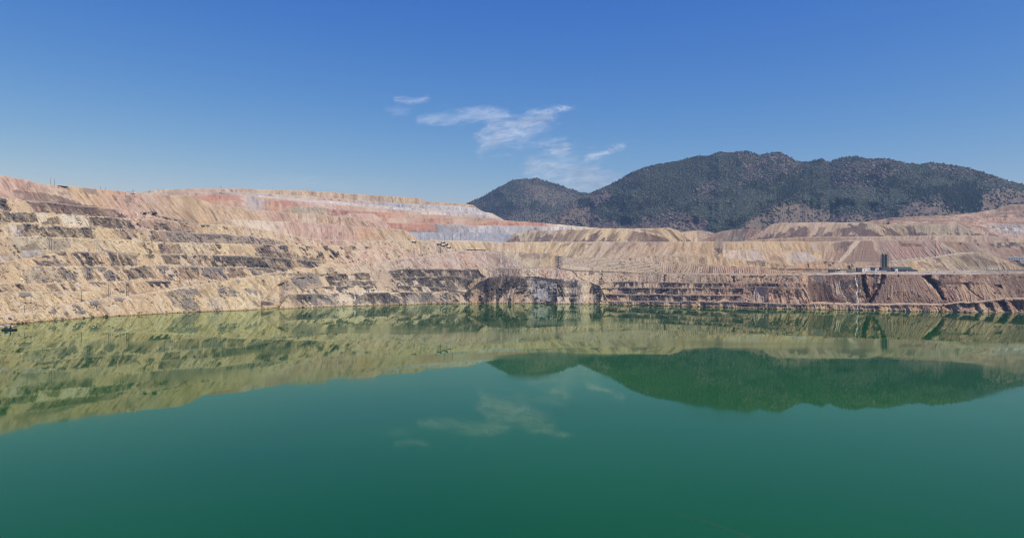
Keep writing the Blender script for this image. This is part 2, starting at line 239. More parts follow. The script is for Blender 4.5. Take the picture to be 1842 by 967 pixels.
def build_layer(L, idx):
    crest = L['crest']; x0, x1 = L.get('xr', (crest[0][0], crest[-1][0]))
    m = (xs >= x0) & (xs <= x1); x = xs[m]; n = len(x)
    if n < 2: return None
    rough = L.get('rock', 1.0); seed = 100 + idx * 7
    yc = ip(x, crest)
    jag = L.get('jag', 0.5)
    yc = yc + (fbm(x / 9, x * 0 + idx, seed, 3) - .5) * 2 * jag
    ey = ENV_Y[m]; ed = ENV_D[m]
    tr = ip(x, L['tread']) if isinstance(L.get('tread'), list) else np.full(n, float(L.get('tread', 14)))
    ang = np.radians(ip(x, L['ang']) if isinstance(L.get('ang'), list) else np.full(n, float(L.get('ang', 45))))
    yb = np.maximum(ey, yc + 0.01)
    Db = ed + tr
    kw = 30 if L['obj'] == 'pit_wall' else 70
    kw = L.get('kw', kw)
    g1 = np.concatenate([np.full(kw, Db[0]), Db, np.full(kw, Db[-1])])
    g2 = np.max(np.lib.stride_tricks.sliding_window_view(g1, kw + 1), -1) if L.get('dil', 1) else g1[kw // 2:-(kw - kw // 2)]
    kk2 = np.hanning(kw + 2)[1:-1]; kk2 = np.append(kk2, kk2[0]); kk2 /= kk2.sum()
    g2 = np.convolve(np.concatenate([np.full(kw, g2[0]), g2, np.full(kw, g2[-1])]), kk2, 'same')
    o_ = (len(g2) - n) // 2
    Db = np.maximum(g2[o_:o_ + n], ed + min(2.0, float(tr.min())))
    if idx == 0 or float(tr.max()) == 0: Db = ed + tr
    if 'dabs' in L: Db = np.maximum(ip(x, L['dabs']), ed + 2)
    r = (yb - yc) / FPX * Db / np.maximum(np.tan(ang) - (CY - yc) / FPX, .15)
    Dc = Db + r
    k = L.get('smooth', 21); ker = np.hanning(k + 2)[1:-1]; ker /= ker.sum()
    pad = np.concatenate([np.full(k // 2, Dc[0]), Dc, np.full(k // 2, Dc[-1])])
    Dc = np.maximum(np.convolve(pad, ker, 'valid'), Dc * 0.985)
    if idx >= 0:
        vis = yc < ey
        ENV_D[m] = np.maximum(ed, np.where(vis, Dc, ed)); ENV_Y[m] = np.minimum(ey, yc)
    # rows: face from the crest down to a little under the bench in front, then the tread behind the crest
    ext = L.get('ext', 5.0)
    hgt = (yb - yc) + ext
    nr = int(max(6, min(170, np.ceil(np.percentile(hgt, 97) * L.get('dens', 1.0)))))
    T = np.linspace(0, 1, nr + 1)
    Y = yc[None, :] + T[:, None] * hgt[None, :]; X = np.repeat(x[None, :], nr + 1, 0)
    v = np.clip((Y - yc) / np.maximum(yb - yc, 1), 0, 1.3)                 # 0 crest .. 1 foot
    cl = L.get('cliff', 0.0)                                               # upper cliff share, talus below
    cshare = np.clip(cl + (fbm(X / 22, X * 0 + 3, seed + 2, 3) - .5) * .9 * (cl > 0), 0, .85)
    D = np.zeros_like(Y); H = np.zeros_like(Y)
    D[0] = Dc; H[0] = EYE + (CY - yc) / FPX * Dc
    for j in range(1, nr + 1):
        a = np.where(v[j] < cshare[j], np.radians(68), ang) if cl > 0 else ang
        if cl > 0: a = np.where(v[j] >= cshare[j], np.minimum(ang, np.radians(38)) if L.get('talus', True) else ang, a)
        kk = (CY - Y[j]) / FPX
        dy = Y[j] - Y[j - 1]
        rr = dy / FPX * D[j - 1] / np.maximum(np.tan(a) - kk, .15)
        D[j] = D[j - 1] - rr; H[j] = EYE + kk * D[j]
    lean = ip(X, L['lean']) if 'lean' in L else np.zeros_like(X)
    lw = (fbm(X / 70, Y / 45, seed + 1, 3) - .5) * (.8 if L['obj'] == 'pit_wall' else .5)
    S = X - (lean + lw) * (Y - yc) + (fbm(X / 20, Y / 12, seed + 2, 3) - .5) * (5 if L['obj'] == 'pit_wall' else 3)
    pxm = D / FPX                                                          # metres per photo pixel here
    # colour ---------------------------------------------------------------
    col = ipc(X, L['col'])
    n1 = fbm(S / 7.0, Y / 26.0, seed + 3, 5, .66); n2 = fbm(S / 26.0, Y / 40.0, seed + 9, 3)
    wc = (fbm(X / 5, Y / 5, seed + 6, 2) - .5) * 6; n3 = fbm((X + wc + .5 * Y) / 2.6, (Y - .3 * X + wc) / 2.2, seed + 5, 3, .6)
    gs = L.get('streak', .5)
    col = mixc(col, col * np.array([.52, .46, .42]), np.clip((n1 - .49) * 3.6, 0, 1) * min(1, gs * 1.35))
    col = mixc(col, col * np.array([1.25, 1.27, 1.30]), np.clip((.47 - n1) * 4, 0, 1) * gs)
    n4 = fbm(S / 2.6, Y / 3.4, seed + 71, 3, .6); n5 = fbm(X / 16, Y / 2.6, seed + 77, 4, .6)
    gd = ss(.80, .93, ridge(S / 9.0, Y / 60.0 + idx, seed + 97, 3, .5)) * ss(.02, .2, v)
    col = col * (1 - .42 * gd * L.get('gstain', 1.0))[..., None]
    bz = L.get('busy', 1.0 if L['obj'] == 'pit_wall' else .55)
    col = col * (1 + (n4 - .5) * .75 * bz)[..., None] * (1 + (n3 - .5) * .30 * bz)[..., None]
    col = mixc(col, P['cream'] * 1.05 * np.ones(X.shape + (1,)), ss(.58, .72, fbm(S / 6.0, Y / 9.0, seed + 81, 5, .64)) * .55 * bz)
    col = mixc(col, P['grey'] * .75 * np.ones(X.shape + (1,)), ss(.60, .70, fbm(S / 4.0, Y / 8.0, seed + 91, 4, .62)) * .42 * bz * L.get('speck', 1))
    if L.get('band') or 'kw' in L and L['obj'] == 'mine_dump': col = mixc(col, P['tan'] * np.ones(X.shape + (1,)), ss(.42, .66, fbm(X / 40, Y / 7, seed + 131, 4, .6)) * .45)
    if L.get('band'): col = mixc(col, P[L['band']] * np.ones(X.shape + (1,)), ss(.48, .64, n5) * .38)
    col = mixc(col, P['pale'], np.clip((n2 - .60) * 5, 0, 1) * L.get('palemix', .35))
    col = mixc(col, P['ytan'], np.clip((.40 - n2) * 5, 0, 1) * L.get('ymix', .3))
    dk = ip(X, L['dark']) if 'dark' in L else np.zeros_like(X)
    dm = fbm(S / 15.0, Y / 17.0, seed + 21, 5, .62)
    lim = 1 - dk
    dmask = ss(0, .055, dm - (.30 + .42 * lim) + (.30 - v) * .10 * L.get('topdark', 1.0)) * (dk > .01)
    gra = ss(.36, .60, n3)
    dcol = mixc(P[L.get('dcol', 'dark')] * np.ones(X.shape + (1,)), P['grey'] * np.ones(X.shape + (1,)), gra * .45)
    col = mixc(col, dcol, dmask * .97)
    chute = ss(.56, .66, fbm(S / 8.5, Y / 55.0 + idx, seed + 121, 4, .55)) * ss(.08, .35, v + (n4 - .5) * .3) * L.get('chute', .75 if L['obj'] == 'pit_wall' else 0)
    dmask = dmask * (1 - chute); col = mixc(col, mixc(P['ytan'] * np.ones(X.shape + (1,)), P['pale'] * np.ones(X.shape + (1,)), n2), chute)
    rockm = dmask.copy()
    ylo, yhi = Y.min(), Y.max()
    for (Q, cn, st, rg, xa, xb, ya, yb2) in PATCH:
        if xb < x[0] or xa > x[-1] or yb2 < ylo or ya > yhi: continue
        c0 = np.searchsorted(x, xa); c1 = np.searchsorted(x, xb)
        if c1 - c0 < 2: continue
        sl_ = (slice(None), slice(c0, c1))
        xx, yy = X[sl_], Y[sl_]; s2 = S[sl_]
        wx = (fbm(s2 / 5, yy / 9, 900, 3, .6) - .5) * 3.0 * rg; wy = (fbm(s2 / 6 + 40, yy / 5, 910, 3) - .5) * 1.2 * rg
        mk = inpoly(xx + wx, yy + wy, Q).astype(float) * st
        if rg > 2.5: mk = mk * (0.62 + .38 * ss(.40, .52, fbm(s2 / 4.0, yy / 9, 930 + len(Q), 4, .62) + .04)) * (.55 + .45 * ss(.36, .46, fbm(s2 / 11, yy / 14, 940, 3, .6)))
        else: mk = mk * (.45 + .55 * ss(.30, .48, fbm(s2 / 3.6, yy / 45, 950, 3, .6)))
        pc = P[cn] * np.ones(xx.shape + (1,))
        if cn in ('dark', 'grey', 'pbrown') : pc = mixc(pc * .9, P['grey'] * 1.15 * np.ones(xx.shape + (1,)) if cn != 'pbrown' else P['brown'] * np.ones(xx.shape + (1,)), gra[sl_] * (.28 if rg > 2.5 else .15))
        else: pc = pc * (.82 + .36 * n1[sl_])[..., None] * 1.0
        col[sl_] = mixc(col[sl_], pc, mk)
        if cn in ('dark', 'grey') and rg > 2.5: rockm[sl_] = np.maximum(rockm[sl_], mk)
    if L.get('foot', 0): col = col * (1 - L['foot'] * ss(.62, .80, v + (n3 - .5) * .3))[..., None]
    if L.get('edge', 0):                                                   # pale crushed rim along the bench edge
        col = mixc(col, P['pale'] * np.ones(X.shape + (1,)), np.exp(-((Y - yc) / 1.3) ** 2) * L['edge'])
    # relief: gullies run with the fall line, broken rock where the rock is bare
    ag = L.get('gully', 2.0); fade = np.clip(v * 2.2, 0.12, 1) * np.clip((1.25 - v) * 3, .2, 1)
    gl = ridge(S / L.get('gw', 11.0), Y / 70.0 + idx, seed + 31, 3, .55)
    fine = ridge(S / (L.get('gw', 11.0) * .28), Y / 40.0 + idx, seed + 37, 2, .5)
    wa = (fbm(X / 8, Y / 8, seed + 43, 3) - .5) * 9; wb = (fbm(X / 8 + 50, Y / 8, seed + 44, 3) - .5) * 7
    blk = ridge((S + wa + .6 * Y) / 6.5, (Y + wb) / 6.0, seed + 41, 4, .6)
    disp = ((gl - .6) * 2.2 * ag + (fine - .5) * .45 * ag * L.get('fine', 1)) * fade
    disp += (blk - .5) * (L.get('rough', 1.0) * (1.6 + 5.0 * rockm)) * np.clip(v * 5, .3, 1)
    rt = ss(980, 1350, X)[..., None]; col = col * (1 - rt * np.array([.10, .155, .20]))          # the ground turns browner towards the east wall
    if L.get('grooves'):
        g = np.sin(S / L['grooves'] * 6.283 + (fbm(S / 12, Y / 40, 5, 2) - .5) * 8)
        disp += g * .8 * fade; col = col * (1 + .06 * g)[..., None]
    if L['crest'][0][0] == 852:
        fan = inpoly(X, Y, [(1600,493),(1652,493),(1690,536),(1692,548),(1562,549)]) & (v > .03)
        gg = np.abs(np.sin((X - 1575 - (X - 1600) * (Y - 494) / 110 * 1.1) / 5.2 * 3.1416 + fbm(X / 9, Y / 25, 3, 3) * 7)) ** .7
        disp += np.where(fan, gg * .8, 0); col = col * np.where(fan, .86 + .18 * gg, 1)[..., None]
    for Q, dep, sl in NOTCH:
        if max(q[0] for q in Q) < x[0] or min(q[0] for q in Q) > x[-1]: continue
        wx = (fbm(X / 5, Y / 5, 77, 4, .65) - .5) * 8
        ins = inpoly(X + wx, Y, Q)
        if ins.any(): disp -= np.where(ins, np.minimum(segdist(X + wx, Y, Q) * sl, dep), 0)
    for Q, dep, sl in RIDGE_OUT:
        if max(q[0] for q in Q) < x[0] or min(q[0] for q in Q) > x[-1]: continue
        ins = inpoly(X, Y, Q)
        if ins.any(): disp += np.where(ins, np.minimum(segdist(X, Y, Q) * sl, dep), 0)
    D2 = D - disp
    if idx < 12:                                                           # mineral stain above the waterline
        hh = H + (n3 - .5) * 2.2
        col = mixc(col, np.array([.50, .34, .20]) * np.ones(X.shape + (1,)), (1 - ss(1.6, 3.6, hh)) * .55)
        col = col * (1 - .6 * (1 - ss(.3, 1.1, hh)))[..., None]
    # tread ----------------------------------------------------------------
    tl = L.get('tl', 160.0); gr = L.get('grade', 0.0); nt = L.get('nt', 7)
    q = (np.linspace(0, 1, nt + 1)[1:] ** 1.6)[:, None]
    Dt = D2[0][None, :] + q * tl; Ht = np.repeat(H[0][None, :], nt, 0) + q * tl * gr + (fbm(np.repeat(x[None, :], nt, 0) / 8, q * tl / 12 + 0 * x[None, :], seed + 51, 3) - .5) * L.get('tb', .8) - .15
    Xt = np.repeat(x[None, :], nt, 0)
    tcol = ipc(Xt, L.get('tcol', L['col'])) * (.80 + .5 * fbm(Xt / 14, q * tl / 25 + 0 * Xt, seed + 61, 4, .6))[..., None] * 1.05
    if L['crest'][0][0] == 852:                                            # haul roads, ponds and dark fill on the plateau
        rd = fbm(Xt / 45, q * tl / 9 + Xt * .02, 611, 4, .6); tcol = mixc(tcol, P['brown'] * .75 * np.ones(Xt.shape + (1,)), ss(.50, .60, rd) * .8)
        tcol = mixc(tcol, P['cream'] * np.ones(Xt.shape + (1,)), ss(.60, .66, 1 - rd) * .5)
        tcol = mixc(tcol, np.array([.12, .13, .07]) * np.ones(Xt.shape + (1,)), ss(1745, 1790, Xt) * ss(.3, .5, q + 0 * Xt) * .7)
    XX = np.concatenate([Xt[::-1], X], 0); DD = np.concatenate([Dt[::-1], D2], 0); HH = np.concatenate([Ht[::-1], H], 0); CC = np.concatenate([tcol[::-1], col], 0)
    V = np.stack([(XX - CX) / FPX * DD, DD, HH], -1).reshape(-1, 3)
    R, W = XX.shape
    i = np.arange(R * W).reshape(R, W)
    F = np.stack([i[:-1, :-1], i[1:, :-1], i[1:, 1:], i[:-1, 1:]], -1).reshape(-1, 4)
    L['D'] = (x, Dc, yc)
    return V, F, np.clip(CC, 0.02, .85).reshape(-1, 3)

LEANL = [(0,.75),(300,.8),(600,.7),(760,.6),(900,.3),(1000,0),(1100,-.05),(1400,.1),(1500,.25),(1600,.45),(1842,.45)]
LAYERS = []
def lay(obj, crest, **k): k['crest'] = crest; k['obj'] = obj; LAYERS.append(k)
PW = dict(lean=LEANL, cliff=.35, rough=.8, gully=1.5, edge=.35)
# low cliffs over the water
lay('pit_wall', [(500,560),(512,534),(520,529),(560,529),(620,527),(720,526),(787,526),(829,527),(842,532),(856,548)], col=[(500,'tan'),(640,'pale'),(830,'tan')], tread=0, ang=[(500,42),(620,48)],
    dark=[(500,.45),(560,.62),(720,.72),(856,.7)], tl=40, **PW)
lay('pit_wall', [(826,548),(838,526),(850,515),(862,507),(880,500),(900,497),(915,495),(950,497),(980,500),(1010,503),(1040,503),(1060,507),(1080,514),(1096,548)], tread=0, ang=46,
    col=[(826,'brown'),(940,'brown'),(970,'stone'),(1096,'tan')], dark=[(826,.7),(950,.6),(1000,.55),(1096,.5)], tl=60, lean=[(826,.4),(880,0),(930,-.5),(1000,.1),(1096,0)], cliff=0, rough=1.7, gully=3.2, gw=13, jag=1.2, topdark=1.8, chute=.4)
lay('pit_wall', [(1010,549),(1030,542),(1086,542),(1330,543),(1400,546),(1440,547),(1480,546),(1520,548),(1560,549),(1640,548),(1700,549),(1722,545),(1745,545.5),(1760,544),(1800,538),(1842,538),(2240,538)],
    tread=0, ang=[(1000,52),(1500,45),(1842,50)], col=[(1000,'tan'),(1300,'pink'),(1450,'brown'),(1700,'rust'),(2240,'rust')], dark=[(1000,.95),(1300,.97),(1440,.9),(1480,.4),(1660,.45),(2240,.4)], dcol='black',
    tl=60, lean=LEANL, cliff=.4, rough=1.2, gully=3.2, gw=13, edge=.6, tcol=[(1000,'pink'),(1842,'tan')], topdark=2.2)
lay('pit_wall', [(540,530),(560,518),(580,515),(672,514),(720,513),(759,515),(800,518),(838,526)], col=[(540,'tan'),(640,'pale'),(838,'tan')], tread=[(500,0),(560,2),(660,10)], ang=[(500,42),(660,46)], dark=[(540,.5),(838,.75)], tl=40, **PW)
lay('pit_wall', [(1020,543),(1040,536),(1075,528.5),(1200,530),(1300,531),(1332,532),(1345,538),(1360,545)], col=[(1020,'tan'),(1360,'pink')], tread=8, ang=46,
    dark=[(1020,.85),(1060,.9),(1360,.9)], dcol='black', tl=60, lean=LEANL, cliff=.55, rough=1.2, gully=2.2, edge=.7, topdark=3.0)
lay('pit_wall', [(596,516),(612,505),(666,505),(700,502),(720,499),(780,497),(819,496),(850,503),(864,510)], col=[(596,'tan'),(864,'pale')], tread=[(500,0),(560,2),(660,10)], ang=[(500,42),(660,46)], dark=[(596,.6),(864,.85)], tl=40, **PW)
lay('pit_wall', [(1050,530),(1070,520),(1086,517),(1254,518),(1300,518),(1368,516),(1410,516),(1445,519),(1452,530),(1458,548)], col=[(1050,'tan'),(1300,'rust'),(1458,'pink')], tread=8, ang=46,
    dark=[(1050,.85),(1160,.9),(1250,.85),(1300,.55),(1458,.45)], dcol='black', tl=60, lean=LEANL, cliff=.5, rough=1.4, gully=3.0, edge=.6, topdark=3.0)
lay('pit_wall', [(470,540),(500,506),(540,494),(620,492),(700,488),(720,484),(860,484.5),(866,493),(874,499)], col=[(500,'tan'),(690,'sand'),(874,'pink')], tread=[(500,0),(560,2),(660,10)], ang=[(500,42),(660,46)], dark=[(500,.3),(600,.6),(690,.3),(720,.85),(874,.85)], tl=40, **PW)
lay('pit_wall', [(1060,522),(1075,510),(1090,507),(1166,507),(1236,509),(1320,509),(1440,508.5),(1450,512),(1458,545)], col=[(1060,'sand'),(1300,'rust'),(1458,'pink')], tread=8, ang=44,
    dark=[(1060,.6),(1240,.8),(1320,.75),(1400,.6),(1458,.4)], dcol='black', tl=60, lean=LEANL, cliff=.45, rough=1.2, gully=2.5, edge=.5, topdark=3.0)
# plateau edge with the treatment plant on it
lay('pit_wall', [(852,492),(862,484),(870,482.5),(960,483),(1004,483),(1030,489),(1082,490),(1200,493),(1300,495),(1440,496),(1460,495),(1540,494),(1600,494),(1690,494),(1842,492.5),(2240,492)],
    tread=[(852,6),(1440,6),(1490,42),(1560,48),(1720,40),(2240,40)], kw=80, ang=[(852,38),(1450,40),(1470,48),(1560,44),(1842,42)], col=[(852,'sand'),(960,'sand'),(1000,'pink'),(1060,'sand'),(1200,'sand'),(1440,'tan'),(1460,'rust'),(1560,'rust'),(1720,'rust'),(1842,'brown'),(2240,'brown')],
    dark=[(852,0),(1040,.1),(1440,.12),(1505,.35),(1560,.5),(1600,0),(1650,0),(1700,.2),(2240,.1)], tl=430, nt=40, grade=0.024, lean=LEANL, cliff=0, rough=.5, gully=1.6, gw=7, grooves=None, jag=.25, dens=1.1,
    tcol=[(852,'sand'),(1440,'tan'),(1500,'pale'),(1842,'sand'),(2240,'sand')], streak=.55, palemix=.2, ymix=.1, tb=1.2)
# left-hand ramp road and the benches above it
lay('pit_wall', [(-420,590),(-100,572),(0,568),(45,562),(80,556),(150,543),(200,535),(240,531),(300,521),(360,512),(420,503),(480,493),(511,489),(550,484),(573,480),(612,478),(651,473),(682,471),(720,466),(760,461),(800,455),(830,451),(870,452),(900,456),(930,468),(960,484)],
    tread=[(-420,0),(500,0),(680,14),(960,20)], dil=0, kw=90, ang=[(-420,40),(400,42),(560,36),(700,22),(960,22)], col=[(-420,'tan'),(100,'ytan'),(200,'tan'),(330,'ytan'),(500,'ytan'),(620,'tan'),(720,'sand'),(800,'pink'),(960,'sand')],
    dark=[(-420,.1),(0,.15),(100,.22),(200,.28),(300,.1),(420,.28),(500,.30),(600,.2),(660,0),(960,0)], tl=60, nt=10, lean=LEANL, cliff=0, rough=1.2, gully=2.6, gw=14, edge=.7, jag=.3,
    tcol=[(-420,'tan'),(960,'pale')], palemix=.5, dcol='grey')
BL = dict(lean=LEANL, cliff=.0, rough=1.3, gully=2.4, gw=12, edge=.55, talus=False)
lay('pit_wall', [(-420,530),(0,527),(50,525),(77,525),(140,524.5),(186,524),(215,526),(246,535)], col=[(-420,'tan'),(246,'ytan')], tread=9, ang=44, dark=[(-420,.2),(0,.2),(246,.3)], tl=40, dcol='grey', palemix=.5, **BL)
lay('pit_wall', [(-420,512),(0,509),(54,510.6),(99,509),(155,507.5),(240,505),(325,504.5),(389,506),(415,512)], col=[(-420,'ytan'),(415,'tan')], tread=10, ang=44, dark=[(-420,.3),(0,.35),(180,.3),(415,.4)], tl=40, dcol='dark', **BL)
lay('pit_wall', [(-420,474),(0,476),(47,479),(121,479),(240,479),(318,476.5),(372,480),(440,481),(480,482),(515,490)], col=[(-420,'tan'),(60,'ytan'),(300,'tan'),(515,'tan')], tread=11, ang=45, dark=[(-420,.3),(0,.25),(60,.4),(200,.4),(300,.4),(400,.5),(515,.55)], tl=40, dcol='grey', **BL)
lay('pit_wall', [(-420,470),(0,472),(62,463),(116,452.5),(194,453),(240,456.5),(333,458),(434,460),(480,462),(560,469),(600,474),(640,478)], col=[(-420,'tan'),(150,'tan'),(640,'tan')], tread=11, ang=45, dark=[(-420,.2),(0,.1),(120,.45),(260,.5),(480,.6),(560,.6),(640,.5)], tl=90, **BL)
lay('pit_wall', [(-420,422),(0,425),(31,426),(115,428),(155,430),(211,430),(240,433),(266,435),(318,436),(380,438),(442,439),(480,440),(540,441),(604,441),(697,444),(740,449),(785,458)],
    col=[(-420,'tan'),(0,'tan'),(60,'olive'),(160,'ytan'),(420,'ytan'),(480,'brown'),(540,'tan'),(600,'tan'),(660,'pink'),(785,'sand')], tread=12, ang=43, dark=[(-420,.1),(200,.08),(440,.2),(480,.45),(600,.35),(640,.1),(785,0)], tl=50, **BL)
lay('pit_wall', [(-420,398),(0,401),(67,402),(109,407),(166,409),(225,412),(294,415),(339,418.5),(420,422),(480,428),(520,434),(560,443)], col=[(-420,'tan'),(100,'ytan'),(240,'ytan'),(300,'brown'),(560,'tan')], tread=12, ang=45,
    dark=[(-420,.5),(0,.5),(100,.55),(160,.2),(240,.4),(300,.5),(420,.5),(560,.4)], tl=40, **BL)
lay('pit_wall', [(-420,376),(0,379.5),(62,382),(109,384.5),(171,389),(208,391.5),(240,394),(285,394),(325,399),(364,404),(411,405),(440,408),(480,414),(519,421),(537,426),(599,432),(720,433),(757,434),(800,438),(830,452)],
    col=[(-420,'ytan'),(170,'ytan'),(260,'pink'),(360,'tan'),(480,'tan'),(600,'pink'),(680,'tan'),(830,'sand')], tread=12, ang=[(-420,45),(500,45),(560,38),(830,38)],
    dark=[(-420,.5),(0,.5),(100,.3),(180,.45),(260,.55),(340,.3),(400,.1),(520,.2),(600,.05),(830,0)], tl=90, **BL)
lay('pit_wall', [(-420,352),(0,355),(45,361),(93,364),(140,370),(200,374),(240,380),(286,388),(330,396),(360,406)], col=[(-420,'tan'),(0,'tan'),(180,'pink'),(360,'pink')], tread=12, ang=44, dark=[(-420,.3),(0,.35),(150,.5),(200,.3),(360,.1)], dcol='pbrown', tl=50, **BL)
# ground between the lake and the dumps
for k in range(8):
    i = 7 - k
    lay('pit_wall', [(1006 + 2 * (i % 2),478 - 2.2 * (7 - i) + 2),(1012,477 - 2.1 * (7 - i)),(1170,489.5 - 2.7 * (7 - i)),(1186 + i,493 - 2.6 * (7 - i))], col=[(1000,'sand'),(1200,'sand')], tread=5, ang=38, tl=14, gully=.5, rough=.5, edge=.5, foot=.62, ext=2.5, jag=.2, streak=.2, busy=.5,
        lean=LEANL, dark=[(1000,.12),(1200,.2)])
lay('mine_dump', [(1164,494),(1172,476),(1180,471),(1273,475.6),(1310,479),(1366,481),(1403,486),(1440,492)], col=[(1164,'sand'),(1260,'sand'),(1320,'pink'),(1440,'tan')], dabs=[(1164,1400),(1440,1320)], ang=36, tl=80, gully=1.5, rough=.8, jag=.6, grooves=4.0,
    lean=[(1164,.6),(1230,-.5),(1300,0),(1440,0)], dark=[(1164,0),(1290,.12),(1440,.1)])
lay('mine_dump', [(1376,492),(1420,481),(1440,474),(1480,469.5),(1520,474),(1560,477),(1600,478),(1640,482),(1660,488)], col=[(1376,'tan'),(1460,'orange'),(1500,'tan'),(1660,'sand')], dabs=[(1376,1400),(1660,1330)], ang=33, tl=120, gully=1.5, rough=1.0, jag=.9, lean=[(1376,0),(1660,.3)], dark=[(1376,.15),(1660,.15)])
lay('mine_dump', [(860,458),(872,450),(900,452.6),(960,455),(989,457),(1004,461),(1060,463),(1120,465),(1150,463),(1180,459.5),(1267,460.5),(1295,461.5),(1330,468),(1400,474),(1440,482)],
    col=[(860,'sand'),(930,'olive'),(1000,'ytan'),(1060,'sand'),(1180,'sand'),(1300,'ytan'),(1440,'tan')], dabs=[(860,1500),(1000,1500),(1440,1480)], ang=[(860,36),(980,40),(1180,36)], tl=100, gully=2.2, rough=.9, jag=.8, lean=[(860,.3),(930,-.3),(1060,-.4),(1180,0),(1300,.2)],
    dark=[(860,0),(900,.1),(960,.3),(1010,.05),(1180,.1),(1290,.25),(1440,.1)], dcol='brown')
lay('mine_dump', [(1284,466),(1301,451),(1330,450),(1385,449.5),(1400,452.5),(1427,451),(1455,454),(1472,466),(1482,474)], col=[(1284,'tan'),(1330,'pale'),(1400,'tan'),(1440,'pale'),(1482,'tan')], dabs=[(1284,1570),(1482,1570)], ang=36, tl=100, gully=2.6, gw=15, rough=.5, jag=.6, lean=[(1284,-.2),(1340,.2),(1400,.5),(1482,.7)],
    dark=[(1284,.05),(1482,.05)], streak=.4)
lay('mine_dump', [(1540,486),(1570,480),(1600,474),(1649,468.5),(1690,461),(1724,455.5),(1761,453),(1775,457),(1789,461),(1815,471),(1825,476),(1842,484)], col=[(1540,'sand'),(1650,'ytan'),(1760,'olive'),(1842,'tan')], dabs=[(1540,1400),(1842,1330)], ang=34, tl=140, gully=2.5, gw=10, rough=.6, jag=.4,
    lean=[(1540,.6),(1842,.95)], dark=[(1540,.1),(1660,.15),(1760,.1)], dcol='brown', edge=.3)
lay('mine_dump', [(736,440),(746,434),(760,432),(840,433),(900,436),(1000,435),(1180,435),(1250,434.5),(1330,435),(1440,434),(1455,436),(1500,434),(1562,432.5),(1684,432),(1702,444),(1721,452.6),(1740,460)],
    col=[(736,'sand'),(840,'ytan'),(900,'tan'),(1000,'ytan'),(1100,'sand'),(1200,'tan'),(1330,'ytan'),(1450,'ytan'),(1500,'sand'),(1560,'sand'),(1640,'pink'),(1740,'sand')], dabs=[(736,1540),(900,1600),(1250,1660),(1500,1650),(1740,1560)], ang=[(736,34),(1000,30),(1300,33),(1740,33)],
    tl=420, nt=10, gully=2.0, gw=9, rough=.6, jag=.5, lean=[(736,.6),(880,.6),(960,-.2),(1030,-.8),(1200,-.5),(1300,0),(1440,.5),(1500,-.4),(1560,-.3),(1600,.5),(1740,.9)], dark=[(736,.02),(1250,.1),(1330,.05),(1500,.12),(1740,.1)], dcol='brown', edge=.5, streak=.6)
# big dumps left of centre
DP = dict(busy=.45, rough=.5, gully=3.0, gw=14, cliff=0, dcol='brown')
lay('mine_dump', [(370,408),(392,397),(430,395),(480,398),(579,401),(604,404.5),(643,407.5),(697,411),(713,412),(726,413),(740,421.5),(757,434),(764,440)], col=[(370,'tan'),(480,'pale'),(530,'pink'),(620,'pink'),(660,'orange'),(700,'tan'),(764,'ytan')],
    dabs=[(370,1400),(480,1430),(764,1500)], ang=34, tl=60, lean=[(370,.8),(480,.7),(560,.1),(620,0),(660,.5),(720,.8)], dark=[(370,.0),(560,.12),(700,.05)], jag=.4, palemix=.5, edge=.2, **DP)
lay('mine_dump', [(-420,312),(0,315),(15,317),(22,320),(50,324),(70,331),(100,333),(130,335.5),(180,341),(240,346),(282,350),(349,353),(380,366),(426,374),(480,380),(511,383),(561,384),(595,388),(640,392),(662,397),(702,412)],
    col=[(-420,'tan'),(0,'pink'),(60,'pink'),(130,'tan'),(200,'orange'),(230,'pink'),(330,'tan'),(400,'tan'),(440,'tan'),(500,'pink'),(560,'tan'),(702,'pink')], tread=[(-420,12),(300,14),(480,20),(702,20)], ang=[(-420,40),(300,36),(480,34),(702,34)],
    tl=260, lean=[(-420,.8),(300,.8),(500,.8),(540,.1),(620,.1),(660,.8)], dark=[(-420,.1),(0,.12),(60,.3),(120,.15),(240,.15),(300,.1),(380,0),(702,0)], jag=.5, ymix=.25, edge=.3, palemix=.45, **DP)
lay('mine_dump', [(598,396),(612,390),(627,384),(672,385),(692,397),(706,413)], col=[(598,'pink'),(706,'pink')], tread=20, ang=34, tl=60, lean=[(598,.6),(706,.8)], jag=.3, **DP)
lay('mine_dump', [(500,386),(514,378),(530,372),(547,372.5),(585,375),(592,382),(597,391)], col=[(500,'tan'),(540,'olive'),(597,'sand')], tread=40, ang=34, tl=60, lean=[(500,.5)], jag=.2, **DP)
# tan dump in the middle, hills to the right
lay('mine_dump', [(906,440),(918,428),(928,419),(952,414),(980,415),(1038,412.6),(1086,410.7),(1150,411),(1202,410),(1219,414),(1232,422),(1250,437)], col=[(906,'orange'),(935,'olive'),(990,'sand'),(1060,'ytan'),(1250,'ytan')], dabs=[(906,1880),(1250,1900)], ang=33, tl=200,
    topdark=-3.0, lean=[(906,.2),(960,-.5),(1080,-.7),(1130,-.5),(1170,.3),(1210,.9),(1250,1.0)], dark=[(906,.1),(1250,.12)], jag=.3, streak=.8, rough=.5, gully=3.0, gw=11, dcol='pbrown')
lay('mine_dump', [(1660,436),(1700,434),(1740,437.5),(1798,437),(1811,435.5),(1842,437),(2240,440)], col=[(1660,'brown'),(1842,'brown'),(2240,'brown')], dabs=[(1660,1760),(2240,1700)], ang=30, tl=120, gully=2.2, rough=.6, jag=.4, lean=[(1660,.3),(1800,.9)], dark=[(1660,.05),(1800,.2)], dcol='dark')
